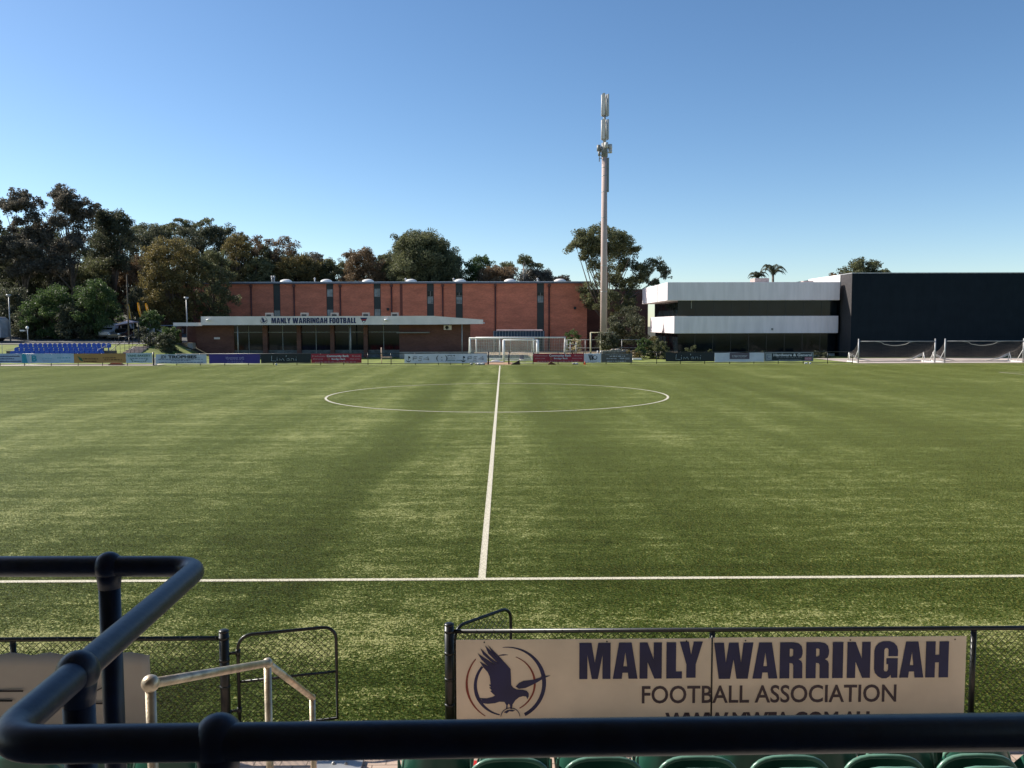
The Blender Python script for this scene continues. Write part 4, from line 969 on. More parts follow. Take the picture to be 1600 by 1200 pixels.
shapes([[(-w + .15, .14 * h), (-w + .72, .14 * h), (-w + .72, .86 * h), (-w + .15, .86 * h)]], GRY, r, (0, -.010, 0), 'pale_panel'); shapes([arc_band(-w + .43, .5 * h, .17, 30, 330, .02, .05, .02, 14)], NVY, r, (0, -.014, 0), 'round_mark')
shapes([[(w - .85, .12 * h), (w - .15, .12 * h), (w - .15, .45 * h), (w - .85, .45 * h)]], ink('rose', (.45, .18, .22)), r, (0, -.010, 0), 'rose_panel')
fineprint(r, GRY, .1, .36 * h, 2.6, .07, 3); fineprint(r, GRY, .1, .14 * h, 2.2, .07, 5); fineprint(r, WHT, w - .5, .25 * h, .55, .05, 6)

# ------------------------------------------------------------------ blue stand seats
def blue_seats():
    Yr = [89.0, 89.8, 90.6]; 
    mb = MB()
    x0, x1 = PX(8, 90), PX(176, 90)
    root = empty('seat_platform', ((x0 + x1) / 2, 90, 0)); w = (x1 - x0) / 2
    tag(root, 'low stepped platform carrying the rows of blue seats', 'platform')
    for k, y in enumerate(Yr):
        zt = (1.2, 1.57, 1.97)[k] - .78
        mb = MB(); mb.box(-w, w, y - .45 - 90, y + .345 - 90, 0, zt); mb.build('step', mat('timber_grey', (.12, .11, .09), .8), root)
    mb = MB()
    prof = [(-.20, .40), (.18, .38), (.22, .42), (.25, .78), (.21, .78), (.17, .45), (-.20, .45)]
    mb = MB(); n = 8
    # backrest, a rounded shell facing the pitch, and seat pan on a bracket
    out = []
    for i in range(n + 1):
        a = math.pi * i / n; out.append((-.245 * math.cos(a), .58 + .22 * math.sin(a)))
    outline = [(-.22, .36)] + out + [(.22, .36)]
    mb.prism(outline, .16, .21, 'y'); mb.prism([(-.22, .30), (.22, .30), (.235, .42), (-.235, .42)], -.2, .155, 'y'); mb.box(-.04, .04, 0, .15, 0, .379)
    proto = mb.build('stadium_seat', M_blue, bevel=.012)
    first = True
    rownm = ['front row', 'middle row', 'back row']
    for k, y in enumerate(Yr):
        zt = (1.2, 1.57, 1.97)[k] - .78
        n = 19 
        for i in range(n):
            if k == 1 and i > 17: continue
            x = PX(31 + 7.65 * i - (0, -0, 0)[k], 90.6)
            o = proto if first else proto.copy()
            if not first: COL.objects.link(o)
            first = False
            o.location = (x + random.uniform(-.02, .02), y, zt); o.rotation_euler.z = random.uniform(-.05, .05)
            tag(o, 'blue plastic seat in the %s of the small stand behind the left banners' % rownm[k], 'seat', 'blue seats, %s' % rownm[k])
    mb = MB(); xr = PX(174, 90); 
    mb.tube([(0, 0, .8), (0, 0, 2.2), (-1.2, -1.5, 1.3), (-1.2, -1.5, .4)], .03, 6); o = mb.build('handrail', M_galv, None, (xr, 91, 0)); tag(o, 'grey sloping handrail at the right end of the blue seats', 'handrail')
    mb = MB(); mb.tube([(0, 0, .3), (0, 0, 2.0), (-1.5, 0, 2.0), (-1.5, 0, .3)], .03, 6); o = mb.build('handrail', M_galv, None, (PX(3, 90), 90, 0)); tag(o, 'grey square handrail at the left end of the blue seats', 'handrail')
blue_seats()

# ------------------------------------------------------------------ goals
def net(mb, f, nu, nv, r=.012, hole=None):
    """cords over a surface f(u,v)"""
    for i in range(nu + 1):
        pts = [f(i / nu, j / 6) for j in range(7)]
        mb.tube(pts, r, 3, cap=False, sm=False)
    for j in range(nv + 1):
        pts = [f(i / 10, j / nv) for i in range(11)]
        mb.tube(pts, r, 3, cap=False, sm=False)
def goal(p0, p1, Y, label, rz=0, w=None, group='spare goals stored beyond the far fence', thickr=None, ht=2.44, open_back=False):
    a = PX(p0, Y); b = PX(p1, Y) if w is None else a + w; W = b - a
    root = empty('football_goal', (a, Y, 0), rz); tag(root, label, 'goal', group)
    r = .06
    for i, x in enumerate((0, W)):
        mb = MB(); mb.tube([(x, 0, 0), (x, 0, ht)], r * (thickr[i] if thickr else 1), 10); mb.build('post', M_white, root)
        mb = MB(); mb.tube([(x, .05, ht - .03), (x, .9, ht - .05), (x, 2.0, .05), (x, .1, .05)], .03, 8); mb.build('side_frame', M_white, root)
    mb = MB(); mb.tube([(-r, 0, ht), (W + r, 0, ht)], r, 10); mb.build('crossbar', M_white, root)
    mb = MB(); mb.tube([(0, 2.0, .05), (W, 2.0, .05)], .04, 8); mb.build('ground_bar', M_white, root)
    mb = MB(); net(mb, lambda u, v: (u * W, .9 + 1.1 * v + .15 * math.sin(v * 3.1), (ht - .05) * (1 - v) + .03), 36, 14, .009)
    net(mb, lambda u, v: (u * W, .05 + .85 * v, ht - .03 - .08 * math.sin(v * 3.1)), 36, 4, .006)
    mb.build('net', M_net, root); return root
goal(744, 883, 93, 'white goal furthest right of the stored goals', w=9.2 - .0 if False else None)
goal(734, 835, 90, 'white goal at the left of the stored goals, turned slightly', rz=R(6))
goal(787, 840, 87.6, 'white small-sided goal with thick posts between the two stored goals', ht=2.25 , thickr=(2.0, 2.6))
goal(735, 781, 96, 'white narrow goal behind the left stored goal', ht=2.3)
mb = MB()
for x in (0, 1.15): mb.tube([(x, 0, 0), (x, 0, 2.9)], .09, 6)
mb.tube([(-.05, 0, 2.9), (2.9, 0, 2.9)], .05, 6); mb.tube([(2.8, .1, 0), (2.8, .1, 2.9)], .05, 6)
o = mb.build('post_frame', mat('cream_paint', (.50, .44, .30), .7), None, (PX(923, 98), 98, 0)); tag(o, 'tall cream post frame standing beside the phone mast', 'frame')

def training_goal(p0, p1, label):
    Y = 82.6; a = PX(p0, Y, 565); W = PX(p1, Y, 565) - a; z1 = 2.12
    root = empty('netted_goal', (a, Y, 0)); tag(root, label, 'goal', 'netted goals at the right end')
    for x in (0, W):
        mb = MB(); mb.tube([(x, 0, 0), (x, 0, z1 + .25)], .065, 10); mb.build('post', M_galv, root)
        d = .0
        mb = MB(); mb.tube([(x, .05, .06), (x, 2.6, .06)], .07, 8); mb.build('base_bar', M_white, root)
        mb = MB(); mb.tube([(x, 2.5, .06), (x, 2.3, .95), (x, 1.9, .06)], .04, 8); mb.tube([(x, .05, 1.3), (x, 1.1, .1)], .03, 6); mb.build('brace', M_white, root)
    mb = MB(); mb.tube([(0, 0, z1), (W, 0, z1)], .035, 8); mb.build('crossbar', M_galv, root)
    mb = MB(); mb.tube([(0, 2.6, .06), (W, 2.6, .06)], .05, 8); mb.build('ground_bar', mat('cream_bar', (.55, .48, .42), .7), root)
    mb = MB()
    def back(u, v):
        sag = .32 * math.exp(-((u - .48) / .16) ** 2) * (1 - v) ** 2
        edge = min(1, 4 * min(u, 1 - u)); zb = .1 + (1 - edge) * .8
        return (u * W, 2.4 * v ** 1.2, (z1 - sag) * (1 - v) + zb * v - .25 * math.sin(v * 3.14))
    net(mb, back, 44, 16, .006)
    for x in (0, W):
        net(mb, lambda u, v: (x, 2.4 * u, (z1 * (1 - u) + .9 * u - .35 * math.sin(u * 3.1)) * (1 - v) + .06 * v), 10, 8, .006)
    mb.build('net', mat('dull_net', (.20, .17, .15), .8), root)
    for sg, x0_ in ((-1, W - .02), (1, .02)):
        mb = MB()
        for k in range(3): mb.tube([(x0_, 2.3, .9 - .1 * k), (x0_ + sg * W * .14, 2.35, .35 - .05 * k), (x0_ + sg * W * .3, 2.4, .1)], .03, 4)
        mb.build('net_cord', M_net, root)
    mb = MB(); mb.tube([back(i / 24, 0) if not .3 < i / 24 < .66 else back(i / 24, .06) for i in range(25)], .02, 4); mb.build('head_cord', M_net, root)
training_goal(1341, 1460.5, 'grey-posted netted goal with sagging top, left one of the pair')
training_goal(1476, 1598.5, 'grey-posted netted goal with ragged top edge, right one of the pair')
sheet('goal_apron', PX(1338, 82.6), 62, 82.1, 94.0, .006, M_path)

# canopy behind the goals
def canopy():
    Y = 117; x0, x1 = PX(771, Y), PX(851, Y); z1, z0 = PZ(516.5, Y), PZ(525, Y)
    root = empty('awning', ((x0 + x1) / 2, Y, 0)); tag(root, 'long low awning with blue striped curtain against the hall wall', 'awning'); w = (x1 - x0) / 2
    mb = MB(); mb.box(-w + .4, w - .3, -.2, 4, z1 - .05, z1 + .12); mb.build('roof', mat('pinkish_sheet', (.62, .50, .52), .6), root)
    mb = MB(); n = 70
    pts = [(-w + 2 * w * i / n, (.09 if i % 2 else -.03)) for i in range(n + 1)]
    vs = [(x, y, z) for z in (z0 - .1, z1 - .06) for x, y in pts]; m = n + 1
    mb.add(vs, [(i, i + 1, i + 1 + m, i + m) for i in range(n)], 0); mb.f = mb.f; 
    for k in range(len(mb.mi)): mb.mi[k] = 1 if k % 4 == 0 else 0
    mb.build('curtain', [mat('blue_tarp', (.03, .075, .14), .6), mat('pale_tarp', (.18, .26, .33), .6)], root)
    for x in (-w + .1, -w / 3, w / 3, w - .1):
        mb = MB(); mb.tube([(x, .3, 0), (x, .3, z1 - .06)], .05, 6); mb.build('post', M_galv, root)
canopy()

# ------------------------------------------------------------------ things around the far side
def simple(name, mb, m, loc, label, cat, rz=0, group=None, bevel=0):
    o = mb.build(name, m, None, loc, bevel=bevel); o.rotation_euler.z = rz; return tag(o, label, cat, group)
def flag(px, top, bot, Y, label):
    p = P(px, top, Y); g = H(p.x, Y); root = empty('feather_flag', (p.x, Y, g)); tag(root, label, 'flag', 'yellow feather flags')
    z1 = p.z - g; z0 = PZ(bot, Y, px) - g
    mb = MB(); mb.tube([(.55, 0, 0), (.35, 0, z1 * .6), (.0, 0, z1 - .1)], .025, 6); mb.build('pole', M_galv, root)
    mb = MB(); n = 10; L_ = [(-.02 + .55 * (1 - t) ** 1 * .6, z0 + (z1 - z0) * t) for t in [i / n for i in range(n + 1)]]
    poly = [(x - .12 - .10 * math.sin(math.pi * i / n), z) for i, (x, z) in enumerate(L_)] ; right = [(x + .12, z) for x, z in L_]
    right[-1] = (right[-1][0] - .10, right[-1][1] + .05); mb.prism(poly + right[::-1], -.01, .01, 'y'); mb.build('cloth', M_yellow, root)
flag(200, 474, 502, 106, 'tall yellow feather flag, left one of three')
flag(216, 473, 497, 107, 'yellow feather flag in the middle of three')
flag(228.5, 474, 492, 108, 'yellow feather flag half hidden by the round shrub')

def car(px, Y, label, m, rz=0, van=False, g=None):
    x = PX(px, Y); root = empty('parked_car', (x, Y, H(x, Y) + .04), rz); tag(root, label, 'van' if van else 'car', g)
    L_ = 2.2; W_ = .88
    hgt = 1.9 if van else 1.42
    prof = [(-L_, .35), (-L_, .8), (-L_ + .25, .9), (-1.2, .98), (-.55, hgt), (1.3, hgt), (1.95, .98), (L_, .9), (L_, .35)] if not van else [(-L_, .35), (-L_, .9), (-1.7, 1.1), (-1.2, hgt), (L_, hgt), (L_, .35)]
    mb = MB(); mb.prism(prof, -W_, W_, 'y'); body = mb.build('body', m, root, bevel=.07)
    mb = MB(); gl = [(-1.05, 1.0), (-.5, hgt - .08), (1.22, hgt - .08), (1.75, 1.0)]
    mb.prism(gl, -W_ - .012, W_ + .012, 'y'); mb.build('side_window', M_glass, root)
    mb = MB(); e = .02; mb.add([(-1.2 - e, -.72, 1.02), (-1.2 - e, .72, 1.02), (-.6 - e, .66, hgt - .06), (-.6 - e, -.66, hgt - .06)], [(0, 1, 2, 3)]) if not van else mb.add([(-1.68, -.72, 1.15), (-1.68, .72, 1.15), (-1.24, .7, hgt - .1), (-1.24, -.7, hgt - .1)], [(0, 1, 2, 3)])
    mb.build('windscreen', M_glass, root)
    for sx in (-1.35, 1.35):
        for sy in (-1, 1):
            mb = MB(); mb.tube([(sx, sy * .70, .33), (sx, sy * .92, .33)], .33, 18); wv = mb.build('wheel', M_tyre, root)
            mb = MB(); mb.tube([(sx, sy * .921, .33), (sx, sy * .935, .33)], .19, 14); mb.build('rim', M_galv, wv)
    for sy in (-.62, .62):
        mb = MB(); mb.ball((-L_ - .0, sy, .72), .13, seg=10, rings=6, sq=(.4, 1.3, .7)); mb.build('headlight', M_white, root)
    mb = MB(); mb.box(-L_ - .05, -L_ + .1, -.85, .85, .32, .5); mb.build('bumper', M_black, root)
CW = mat('car_white_shaded', (.36, .37, .40), .3, .04, 1, coat=.5); CB = mat('car_black', (.02, .022, .025), .25, .04, 1, coat=.5); CS = mat('car_silver', (.32, .34, .36), .3, .04, 1, metal=.5, coat=.5)  # white vehicles darkened: the shade they stand in is put into the paint
car(183, 107.5, 'white van nearest the trees in the car park', CW, R(75), True, 'vehicles in the car park')
car(196, 105.5, 'black car parked right of the white van', CB, R(80), False, 'vehicles in the car park')
car(172, 112.0, 'silver car parked behind the black car', CS, R(60), False, 'vehicles in the car park')
car(258, 112.0, 'pale car glinting behind the hedge by the clubhouse', CS, R(10), False, 'vehicles in the car park')

def bus():
    Y = 103.5; x = PX(9, Y, 510); g = H(x, Y); root = empty('minibus', (x, Y, g + .05)); tag(root, 'white minibus cut off by the left edge', 'bus')
    mb = MB(); mb.prism([(-7, .4), (-7, 2.9), (-.6, 2.95), (-.2, 2.6), (0, 1.6), (0, .4)], -1.1, 1.1, 'y'); mb.build('body', CW, root, bevel=.12)
    mb = MB(); mb.prism([(-6.6, 1.5), (-6.6, 2.4), (-.75, 2.4), (-.45, 1.5)], -1.12, 1.12, 'y'); mb.build('side_window', M_glass, root)
    for sx in (-5.5, -1.2):
        for sy in (-1, 1):
            mb = MB(); mb.tube([(sx, sy * .8, .42), (sx, sy * 1.13, .42)], .42, 16); mb.build('wheel', M_tyre, root)
bus()
def lamp(px, top, Y, label, base=None):
    p = P(px, top, Y); g = H(p.x, Y); root = empty('lamp_post', (p.x, Y, g)); tag(root, label, 'lamp post')
    h = p.z - g; mb = MB(); mb.tube([(0, 0, 0), (0, 0, h - .3)], [.09, .06], 8); mb.build('pole', M_galv, root)
    mb = MB(); mb.tube([(0, 0, h - .3), (0, 0, h - .1), (0, 0, h)], [.1, .32, .25], 10); mb.build('lamp_head', M_galv, root)
lamp(291, 464, 106, 'grey lamp post rising behind the low end of the clubhouse roof')
lamp(13.5, 460, 104, 'grey lamp post above the minibus at far left')
def pole(px, top, Y, m, label, r=.08):
    p = P(px, top, Y); g = H(p.x, Y); mb = MB(); mb.tube([(0, 0, 0), (0, 0, (p.z - g) * .6), (0, 0, p.z - g)], [r, r * .85, r * .7], 8); mb.ball((0, 0, p.z - g), r * .9, seg=8, rings=6)
    simple('pole', mb, m, (p.x, Y, g), label, 'pole')
pole(198, 430, 97, M_bark, 'thin dark pole left of the stone steps', .09)
pole(216, 505, 96.5, M_black, 'short dark post right of the stone steps', .07)
# steps up the bank
def steps():
    x = PX(208, 92); root = empty('stone_steps', (x, 92, 0)); tag(root, 'pale stone steps climbing the grass bank', 'steps')
    mb = MB()
    for k in range(8):
        y = -3.2 + k * .7; mb.box(-.95, .95, y, y + .695, -.2, H(x - 3, 92 + y) * .95 + .22)
    mb.build('flight', mat('pale_stone', (.42, .33, .28), .9, .2, 2, bump=.4), root)
    for sx in (-1, 1):
        mb = MB(); mb.tube([(sx, -3, .2), (sx, -3, 1.3), (sx, 2.2, 2.9), (sx, 2.2, 1.6)], .03, 6)
        for k in range(4): y = -2 + k * 1.1; mb.tube([(sx, y, .3), (sx, y, 1.3 + (y + 3) * 1.6 / 5.2)], .02, 5)
        mb.build('handrail', M_black, root)
steps()
mb = MB()
for k in range(3): mb.tube([(k * 1.1, 0, 0), (k * 1.1, 0, 1.0)], .03, 6)
mb.tube([(0, 0, 1.0), (2.2, 0, 1.0)], .03, 6); simple('handrail', mb, M_black, (PX(186, 95), 95, H(-50, 95)), 'short black rail left of the stone steps', 'handrail')
# tent, signs
def tent():
    Y = 105; a = P(183, 508, Y); g = H(a.x, Y); root = empty('market_tent', (a.x + 1.2, Y, g)); tag(root, 'open tent with sunlit pinkish white roof under the flags', 'tent')
    z = a.z - g; mb = MB(); vs = [(-1.2, -1, z - .05), (1.3, -1, z + .35), (1.3, 1, z + .35), (-1.2, 1, z - .05), (.2, 0, z + .65)]
    mb.add(vs, [(0, 1, 4), (1, 2, 4), (2, 3, 4), (3, 0, 4), (3, 2, 1, 0)]); mb.build('roof', mat('tent_cloth', (.75, .55, .52), .8), root)
    for v in vs[:4]: mb = MB(); mb.tube([(v[0] * .95, v[1] * .95, 0), (v[0] * .95, v[1] * .95, v[2] - .02)], .03, 6); mb.build('leg', M_galv, root)
tent()
x = PX(44, 101.5); mb = MB(); g = H(x, 101.5)
mb.tube([(0, 0, 0), (0, 0, 1.7)], .04, 6); mb.tube([(0, -.06, 1.75), (0, -.03, 1.75)], .2, 16); mb.box(-.9, -.35, -.05, -.02, 1.35, 1.52); mb.tube([(-.9, 0, 1.45), (0, 0, 1.4)], .02, 5)
simple('road_sign', mb, M_white, (x, 101.5, g), 'small white round road sign with an arm, in the dark under the trees', 'sign')
mb = MB(); mb.box(-.5, .5, -.03, .03, 1.0, 1.6); mb.tube([(-.4, .05, 0), (-.4, .05, 1.1)], .03, 6); mb.tube([(.4, .05, 0), (.4, .05, 1.1)], .03, 6)
simple('notice_board', mb, M_galv, (PX(236, 103), 103, H(PX(236, 103), 103)), 'small pale notice board behind the dark shrubs', 'sign')

# block wall, bollards, slabs, gate pile
mb = MB(); rr = random.Random(4); x0, x1 = PX(941, 94), PX(982, 94); n = 9
for k in range(n):
    a = (x1 - x0) * k / n; mb.box(a, a + (x1 - x0) / n - .03, rr.uniform(-.05, .05), .5, 0, .98 + rr.uniform(-.05, .05))
for k in range(5): mb.ball((.8 + rr.uniform(0, 1.3), .2, 1.02), rr.uniform(.12, .22), seg=7, rings=5, sq=(1.3, 1, .6))
simple('block_wall', mb, mat('weathered_blocks', (.34, .30, .26), .9, .3, 2.5, bump=.5, bscale=10), (x0, 94, 0), 'low wall of weathered concrete blocks with rubble on top', 'wall')
for px, lb in ((934, 'left grey bollard of the pair by the block wall'), (939, 'right grey bollard of the pair by the block wall')):
    mb = MB(); mb.tube([(0, 0, 0), (0, 0, .95)], .09, 10); mb.ball((0, 0, .95), .09, sq=(1, 1, .5), seg=10, rings=6); simple('bollard', mb, M_galv, (PX(px, 93), 93, 0), lb, 'bollard', group='bollards by the block wall')
mb = MB(); mb.box(-.45, .5, -.3, .3, .05, .22); mb.box(-.1, .12, -.31, -.301, .08, .2); simple('concrete_slab', mb, M_white, (PX(995, 90.5), 90.5, 0), 'white slab lying on the grass behind the taupe banner', 'slab', bevel=.02)
mb = MB(); mb.prism([(-1.3, 0), (-.9, .55), (-.3, .7), (.4, .6), (1.4, .1), (1.6, 0)], -.6, .6, 'y'); simple('soil_heap', mb, mat('orange_soil', (.40, .20, .10), .95, .3, 3, bump=.6), (PX(905, 91.5), 91.5, 0), 'heap of orange soil beside the cream flowering shrub', 'heap', bevel=.12)
mb = MB(); mb.box(-.9, .9, -.3, .3, 0, .12); mb.ball((.1, 0, .12), .4, seg=10, rings=6, sq=(1.3, .5, .35)); simple('sandbag', mb, M_net, (PX(773, 86.5), 86.5, 0), 'pale sandbags on the ground inside the stored goal', 'sandbag', bevel=.04)
# wire gate panels near the stored goals
mb = MB()
for k in range(3):
    mb.tube([(k * .62, 0, 0), (k * .62, 0, 1.95)], .04, 6)
for z in (.3, 1.0, 1.7): mb.tube([(0, 0, z), (1.24, 0, z)], .025, 5)
simple('steel_frame', mb, M_galv, (PX(882, 91), 91, 0), 'upright galvanised frame right of the stored goals', 'frame')
mb = MB(); xf0, xf1 = PX(886, 99), PX(1000, 99)
for k in range(5): mb.tube([((xf1 - xf0) * k / 4, 0, 0), ((xf1 - xf0) * k / 4, 0, 2.1)], .035, 6)
for z in (2.05, 1.1): mb.tube([(0, 0, z), (xf1 - xf0, 0, z)], .025, 5)
simple('wire_fence', mb, M_galv, (xf0, 99, 0), 'thin grey boundary fence passing the foot of the phone mast', 'fence')
# white bench frame, chair, balls and bags by the fence
mb = MB(); mb.tube([(0, 0, .55), (0, 0, 1.6)], .06, 8); mb.box(-.05, 1.0, -.12, .12, .55, .68); mb.tube([(.95, 0, 0), (.95, 0, .55)], .04, 6); mb.tube([(0, 0, 0), (0, 0, .55)], .04, 6)
simple('timber_frame', mb, mat('pale_timber', (.62, .42, .30), .7), (PX(596, 84.5), 84.5, 0), 'pale L-shaped timber frame behind the bare railing', 'frame')  # timber's own pale tone
def chair():
    root = empty('plastic_chair', (PX(816, 83.2), 83.2, 0), R(15)); tag(root, 'lone grey chair behind the railing right of the gateway', 'chair')
    mb = MB(); mb.box(-.25, .25, -.25, .25, .42, .46); mb.build('seat', M_fascia, root, bevel=.01)
    mb = MB(); mb.box(-.24, .24, .22, .26, .46, .85); mb.build('backrest', M_frame, root, bevel=.01)
    for sx in (-.22, .22):
        for sy in (-.22, .22): mb = MB(); mb.tube([(sx, sy, 0), (sx, sy, .419)], .018, 6); mb.build('leg', M_frame, root)
chair()
mb = MB(); mb.ball((0, 0, .11), .11); simple('football', mb, mat('ball_white', (.8, .78, .75), .5, .5, 7, dirt=(.05, .05, .05)), (PX(431, 81.2), 81.2, 0), 'white football lying against the far railing below the black banner', 'ball')
rr = random.Random(9)
mb = MB()
for k in range(7): mb.ball((rr.uniform(-.75, .75), rr.uniform(-.2, .2), .10), rr.uniform(.10, .17), seg=8, rings=6, sq=(1.4, 1, .7))
simple('kit_bags', mb, mat('bag_cloth', (.50, .48, .46), .8, .6, 5, dirt=(.02, .02, .02)), (PX(745, 81.2), 81.2, 0), 'heap of black and white bags against the long white banner', 'bag')
mb = MB()
for k in range(3): mb.ball((rr.uniform(-.3, .3), 0, .09), .13, seg=8, rings=6, sq=(1.5, 1, .7))
simple('kit_bag', mb, mat('bag_cloth', (.5, .48, .46), .8), (PX(898, 81.2), 81.2, 0), 'small black and white bag near the orange cone', 'bag')
mb = MB()
for k in range(4): mb.ball((rr.uniform(-.4, .4), 0, .07), .08, seg=8, rings=6)
simple('kit_bag', mb, M_white, (PX(1264, 81.2), 81.2, 0), 'small white bags below the hardware banner', 'bag')
mb = MB(); mb.box(-.14, .14, -.14, .14, 0, .02); mb.tube([(0, 0, .02), (0, 0, .34)], [.1, .025], 12); simple('traffic_cone', mb, mat('cone_orange', (.6, .10, .03), .6), (PX(914, 81.3), 81.3, 0), 'small orange cone below the small white banner', 'cone')
mb = MB(); mb.prism([(-.5, 0), (.35, .42), (.4, 0)], -.15, .15, 'y'); simple('ramp_wedge', mb, mat('brown_rubber', (.06, .03, .02), .8), (PX(806, 81.5), 81.5, 0), 'dark brown wedge inside the gateway fence end', 'wedge')
mb = MB(); mb.prism([(-.4, 0), (-.1, .28), (.25, .1), (.45, 0)], -.15, .15, 'y'); simple('canvas_heap', mb, mat('brown_canvas', (.16, .06, .03), .9), (PX(862, 81.4), 81.4, 0), 'small brown canvas heap under the right crimson banner', 'heap')
mb = MB(); mb.prism([(-.7, 0), (-.4, .22), (.5, .2), (.8, 0)], -.2, .2, 'y'); simple('canvas_heap', mb, mat('brown_canvas', (.16, .06, .03), .9), (PX(180, 83), 83, 0), 'rusty heap on the pale path under the ochre banner', 'heap')
mb = MB(); mb.box(-.18, .18, -.1, .1, 0, .75); simple('marker_board', mb, M_white, (PX(241, 82.6), 82.6, 0), 'pale board filling the gap between sage and grey banners', 'board', bevel=.01)
def low_hedge():
    pass
shrub(1185, 545, 60, 562, 96.5, 'dark', 'low dark hedge under the office windows, middle', nclump=9)
shrub(1275, 545, 70, 562, 96, 'dark', 'low dark hedge beside the left netted goal', nclump=9)

# ------------------------------------------------------------------ near chain-link fence, gates, sign
NY = 7.76; NYL = 7.62
def chain(mb, width, z0, z1, r=.0029, pitch=.062, fn=None):
    """diamond mesh of wires in the x,z plane from x=0..width; fn clips the height at x -> (zlo, zhi)"""
    half = pitch / 2; nx = int(width / half); nz = int((z1 - z0) / half)
    def ok(i, j):
        x = i * half; z = z0 + j * half
        if fn is None: return True
        lo, hi = fn(x); return lo <= z <= hi
    for par in (0, 1):
        for i in range(nx):
            # zig-zag wire: alternates between column i and i+1 each half pitch
            if i % 2 != par: continue
            for sgn in (0, 1):
                pass
    # straight diagonals, split in cells so that the outline can be clipped
    for j in range(nz):
        for i in range(nx):
            if (i + j) % 2 == 0: a, b = (i, j), (i + 1, j + 1)
            else: a, b = (i + 1, j), (i, j + 1)
            if not (ok(*a) and ok(*b)): continue
            y = .0015 if (j % 2) else -.0015
            pa = Vector((a[0] * half, y, z0 + a[1] * half)); pb = Vector((b[0] * half, -y, z0 + b[1] * half))
            d = (pb - pa).normalized(); n1 = Vector((0, 1, 0)); n2 = d.cross(n1)
            vs = []
            for p in (pa, pb):
                for k in range(3):
                    an = 2 * math.pi * k / 3; vs.append(p + (n1 * math.cos(an) + n2 * math.sin(an)) * r)
            mb.add(vs, [(0, 1, 4, 3), (1, 2, 5, 4), (2, 0, 3, 5)])
def near_fence(x0, x1, posts, label, thick=(), y=NY):
    root = empty('chain_link_fence', (x0, y, 0)); tag(root, label, 'fence', 'black chain-link fence in front of the seats')
    for x in posts:
        t = x in thick; mb = MB(); r = .044 if t else .026; h = 1.02 if t else .935
        mb.tube([(x - x0, 0, -.05), (x - x0, 0, h)], r, 16); mb.ball((x - x0, 0, h), r * 1.08, seg=16, rings=8, sq=(1, 1, .45))
        p = mb.build('post', M_black, root)
        if t:
            mb = MB()
            for z in (.96, .75, .5, .25): mb.tube([(x - x0, 0, z - .012), (x - x0, 0, z + .012)], r + .004, 16)
            mb.build('clamp_band', M_black, p)
    mb = MB(); mb.tube([(.02, 0, .955), (x1 - x0, 0, .955)], .021, 12); mb.build('top_rail', M_black, root)
    mb = MB(); n = int((x1 - x0) / .16)
    for k in range(n): x = .1 + k * .16; mb.tube([(x, 0, .953), (x + .006, 0, .957)], .0235, 8)
    mb.build('tie_wire', M_wire, root)
    mb = MB(); mb.v = []; chain(mb, x1 - x0, .03, .945); mb.build('wire_mesh', M_wire, root)
    return root
_a, _b = P(350, 1000, NYL).x, P(20, 1000, NYL).x
near_fence(-8.5, _a, [_b - 2, _b, _a], 'black chain-link fence at the left of the gateway', (_a,), NYL)
_c = P(702, 1000, NY).x
near_fence(_c, 8.5, [_c, P(1113, 1000, NY).x, P(1521, 1000, NY).x, 6.8], 'black chain-link fence at the right carrying the big sign', (_c,))
def gate(hx, hy, tx, ty, label, side=1):
    d = Vector((tx - hx, ty - hy)); L_ = d.length; root = empty('gate', (hx, hy, 0), math.atan2(d.y, d.x)); tag(root, label, 'gate', 'chain-link gate leaves')
    rc = .12; z0, z1 = .06, .96
    def corner(cx, cz, a0, a1): return [(cx + rc * math.cos(R(a0 + (a1 - a0) * t / 5)), 0, cz + rc * math.sin(R(a0 + (a1 - a0) * t / 5))) for t in range(6)]
    pts = [(.03, 0, z0)] + corner(.03 + rc, z1 - rc, 180, 90) + corner(L_ - rc, z1 - rc, 90, 0) + [(L_, 0, z0), (.03, 0, z0)]
    mb = MB(); mb.tube(pts, .016, 10); mb.build('frame', M_black, root)
    mb = MB(); mb.tube([(.03, 0, .52), (L_, 0, .52)], .013, 8); mb.build('mid_rail', M_black, root)
    mb = MB(); chain(mb, L_ - .06, .07, .95, fn=lambda x: (.07, z1 - .02 - (rc - math.sqrt(max(0, rc * rc - max(0, rc - x) ** 2)) if x < rc else 0) - (rc - math.sqrt(max(0, rc * rc - max(0, x - (L_ - .06 - rc)) ** 2)) if x > L_ - .06 - rc else 0)))
    mb.v = [(v[0] + .04, v[1], v[2]) for v in mb.v]; mb.build('wire_mesh', M_wire, root)
    for z in (.25, .8): mb = MB(); mb.tube([(-.06, 0, z), (.03, 0, z)], .014, 8); mb.tube([(.03, 0, z - .03), (.03, 0, z + .03)], .022, 10); mb.build('hinge', M_black, root)
gate(P(366, 1000, 7.66).x, 7.66, P(525, 985, 7.9).x, 7.9, 'left black gate leaf with rounded corners, swung open')
gate(P(707, 985, 7.84).x, 7.84, P(798, 955, 8.42).x, 8.42, 'right black gate leaf standing open behind the big sign')

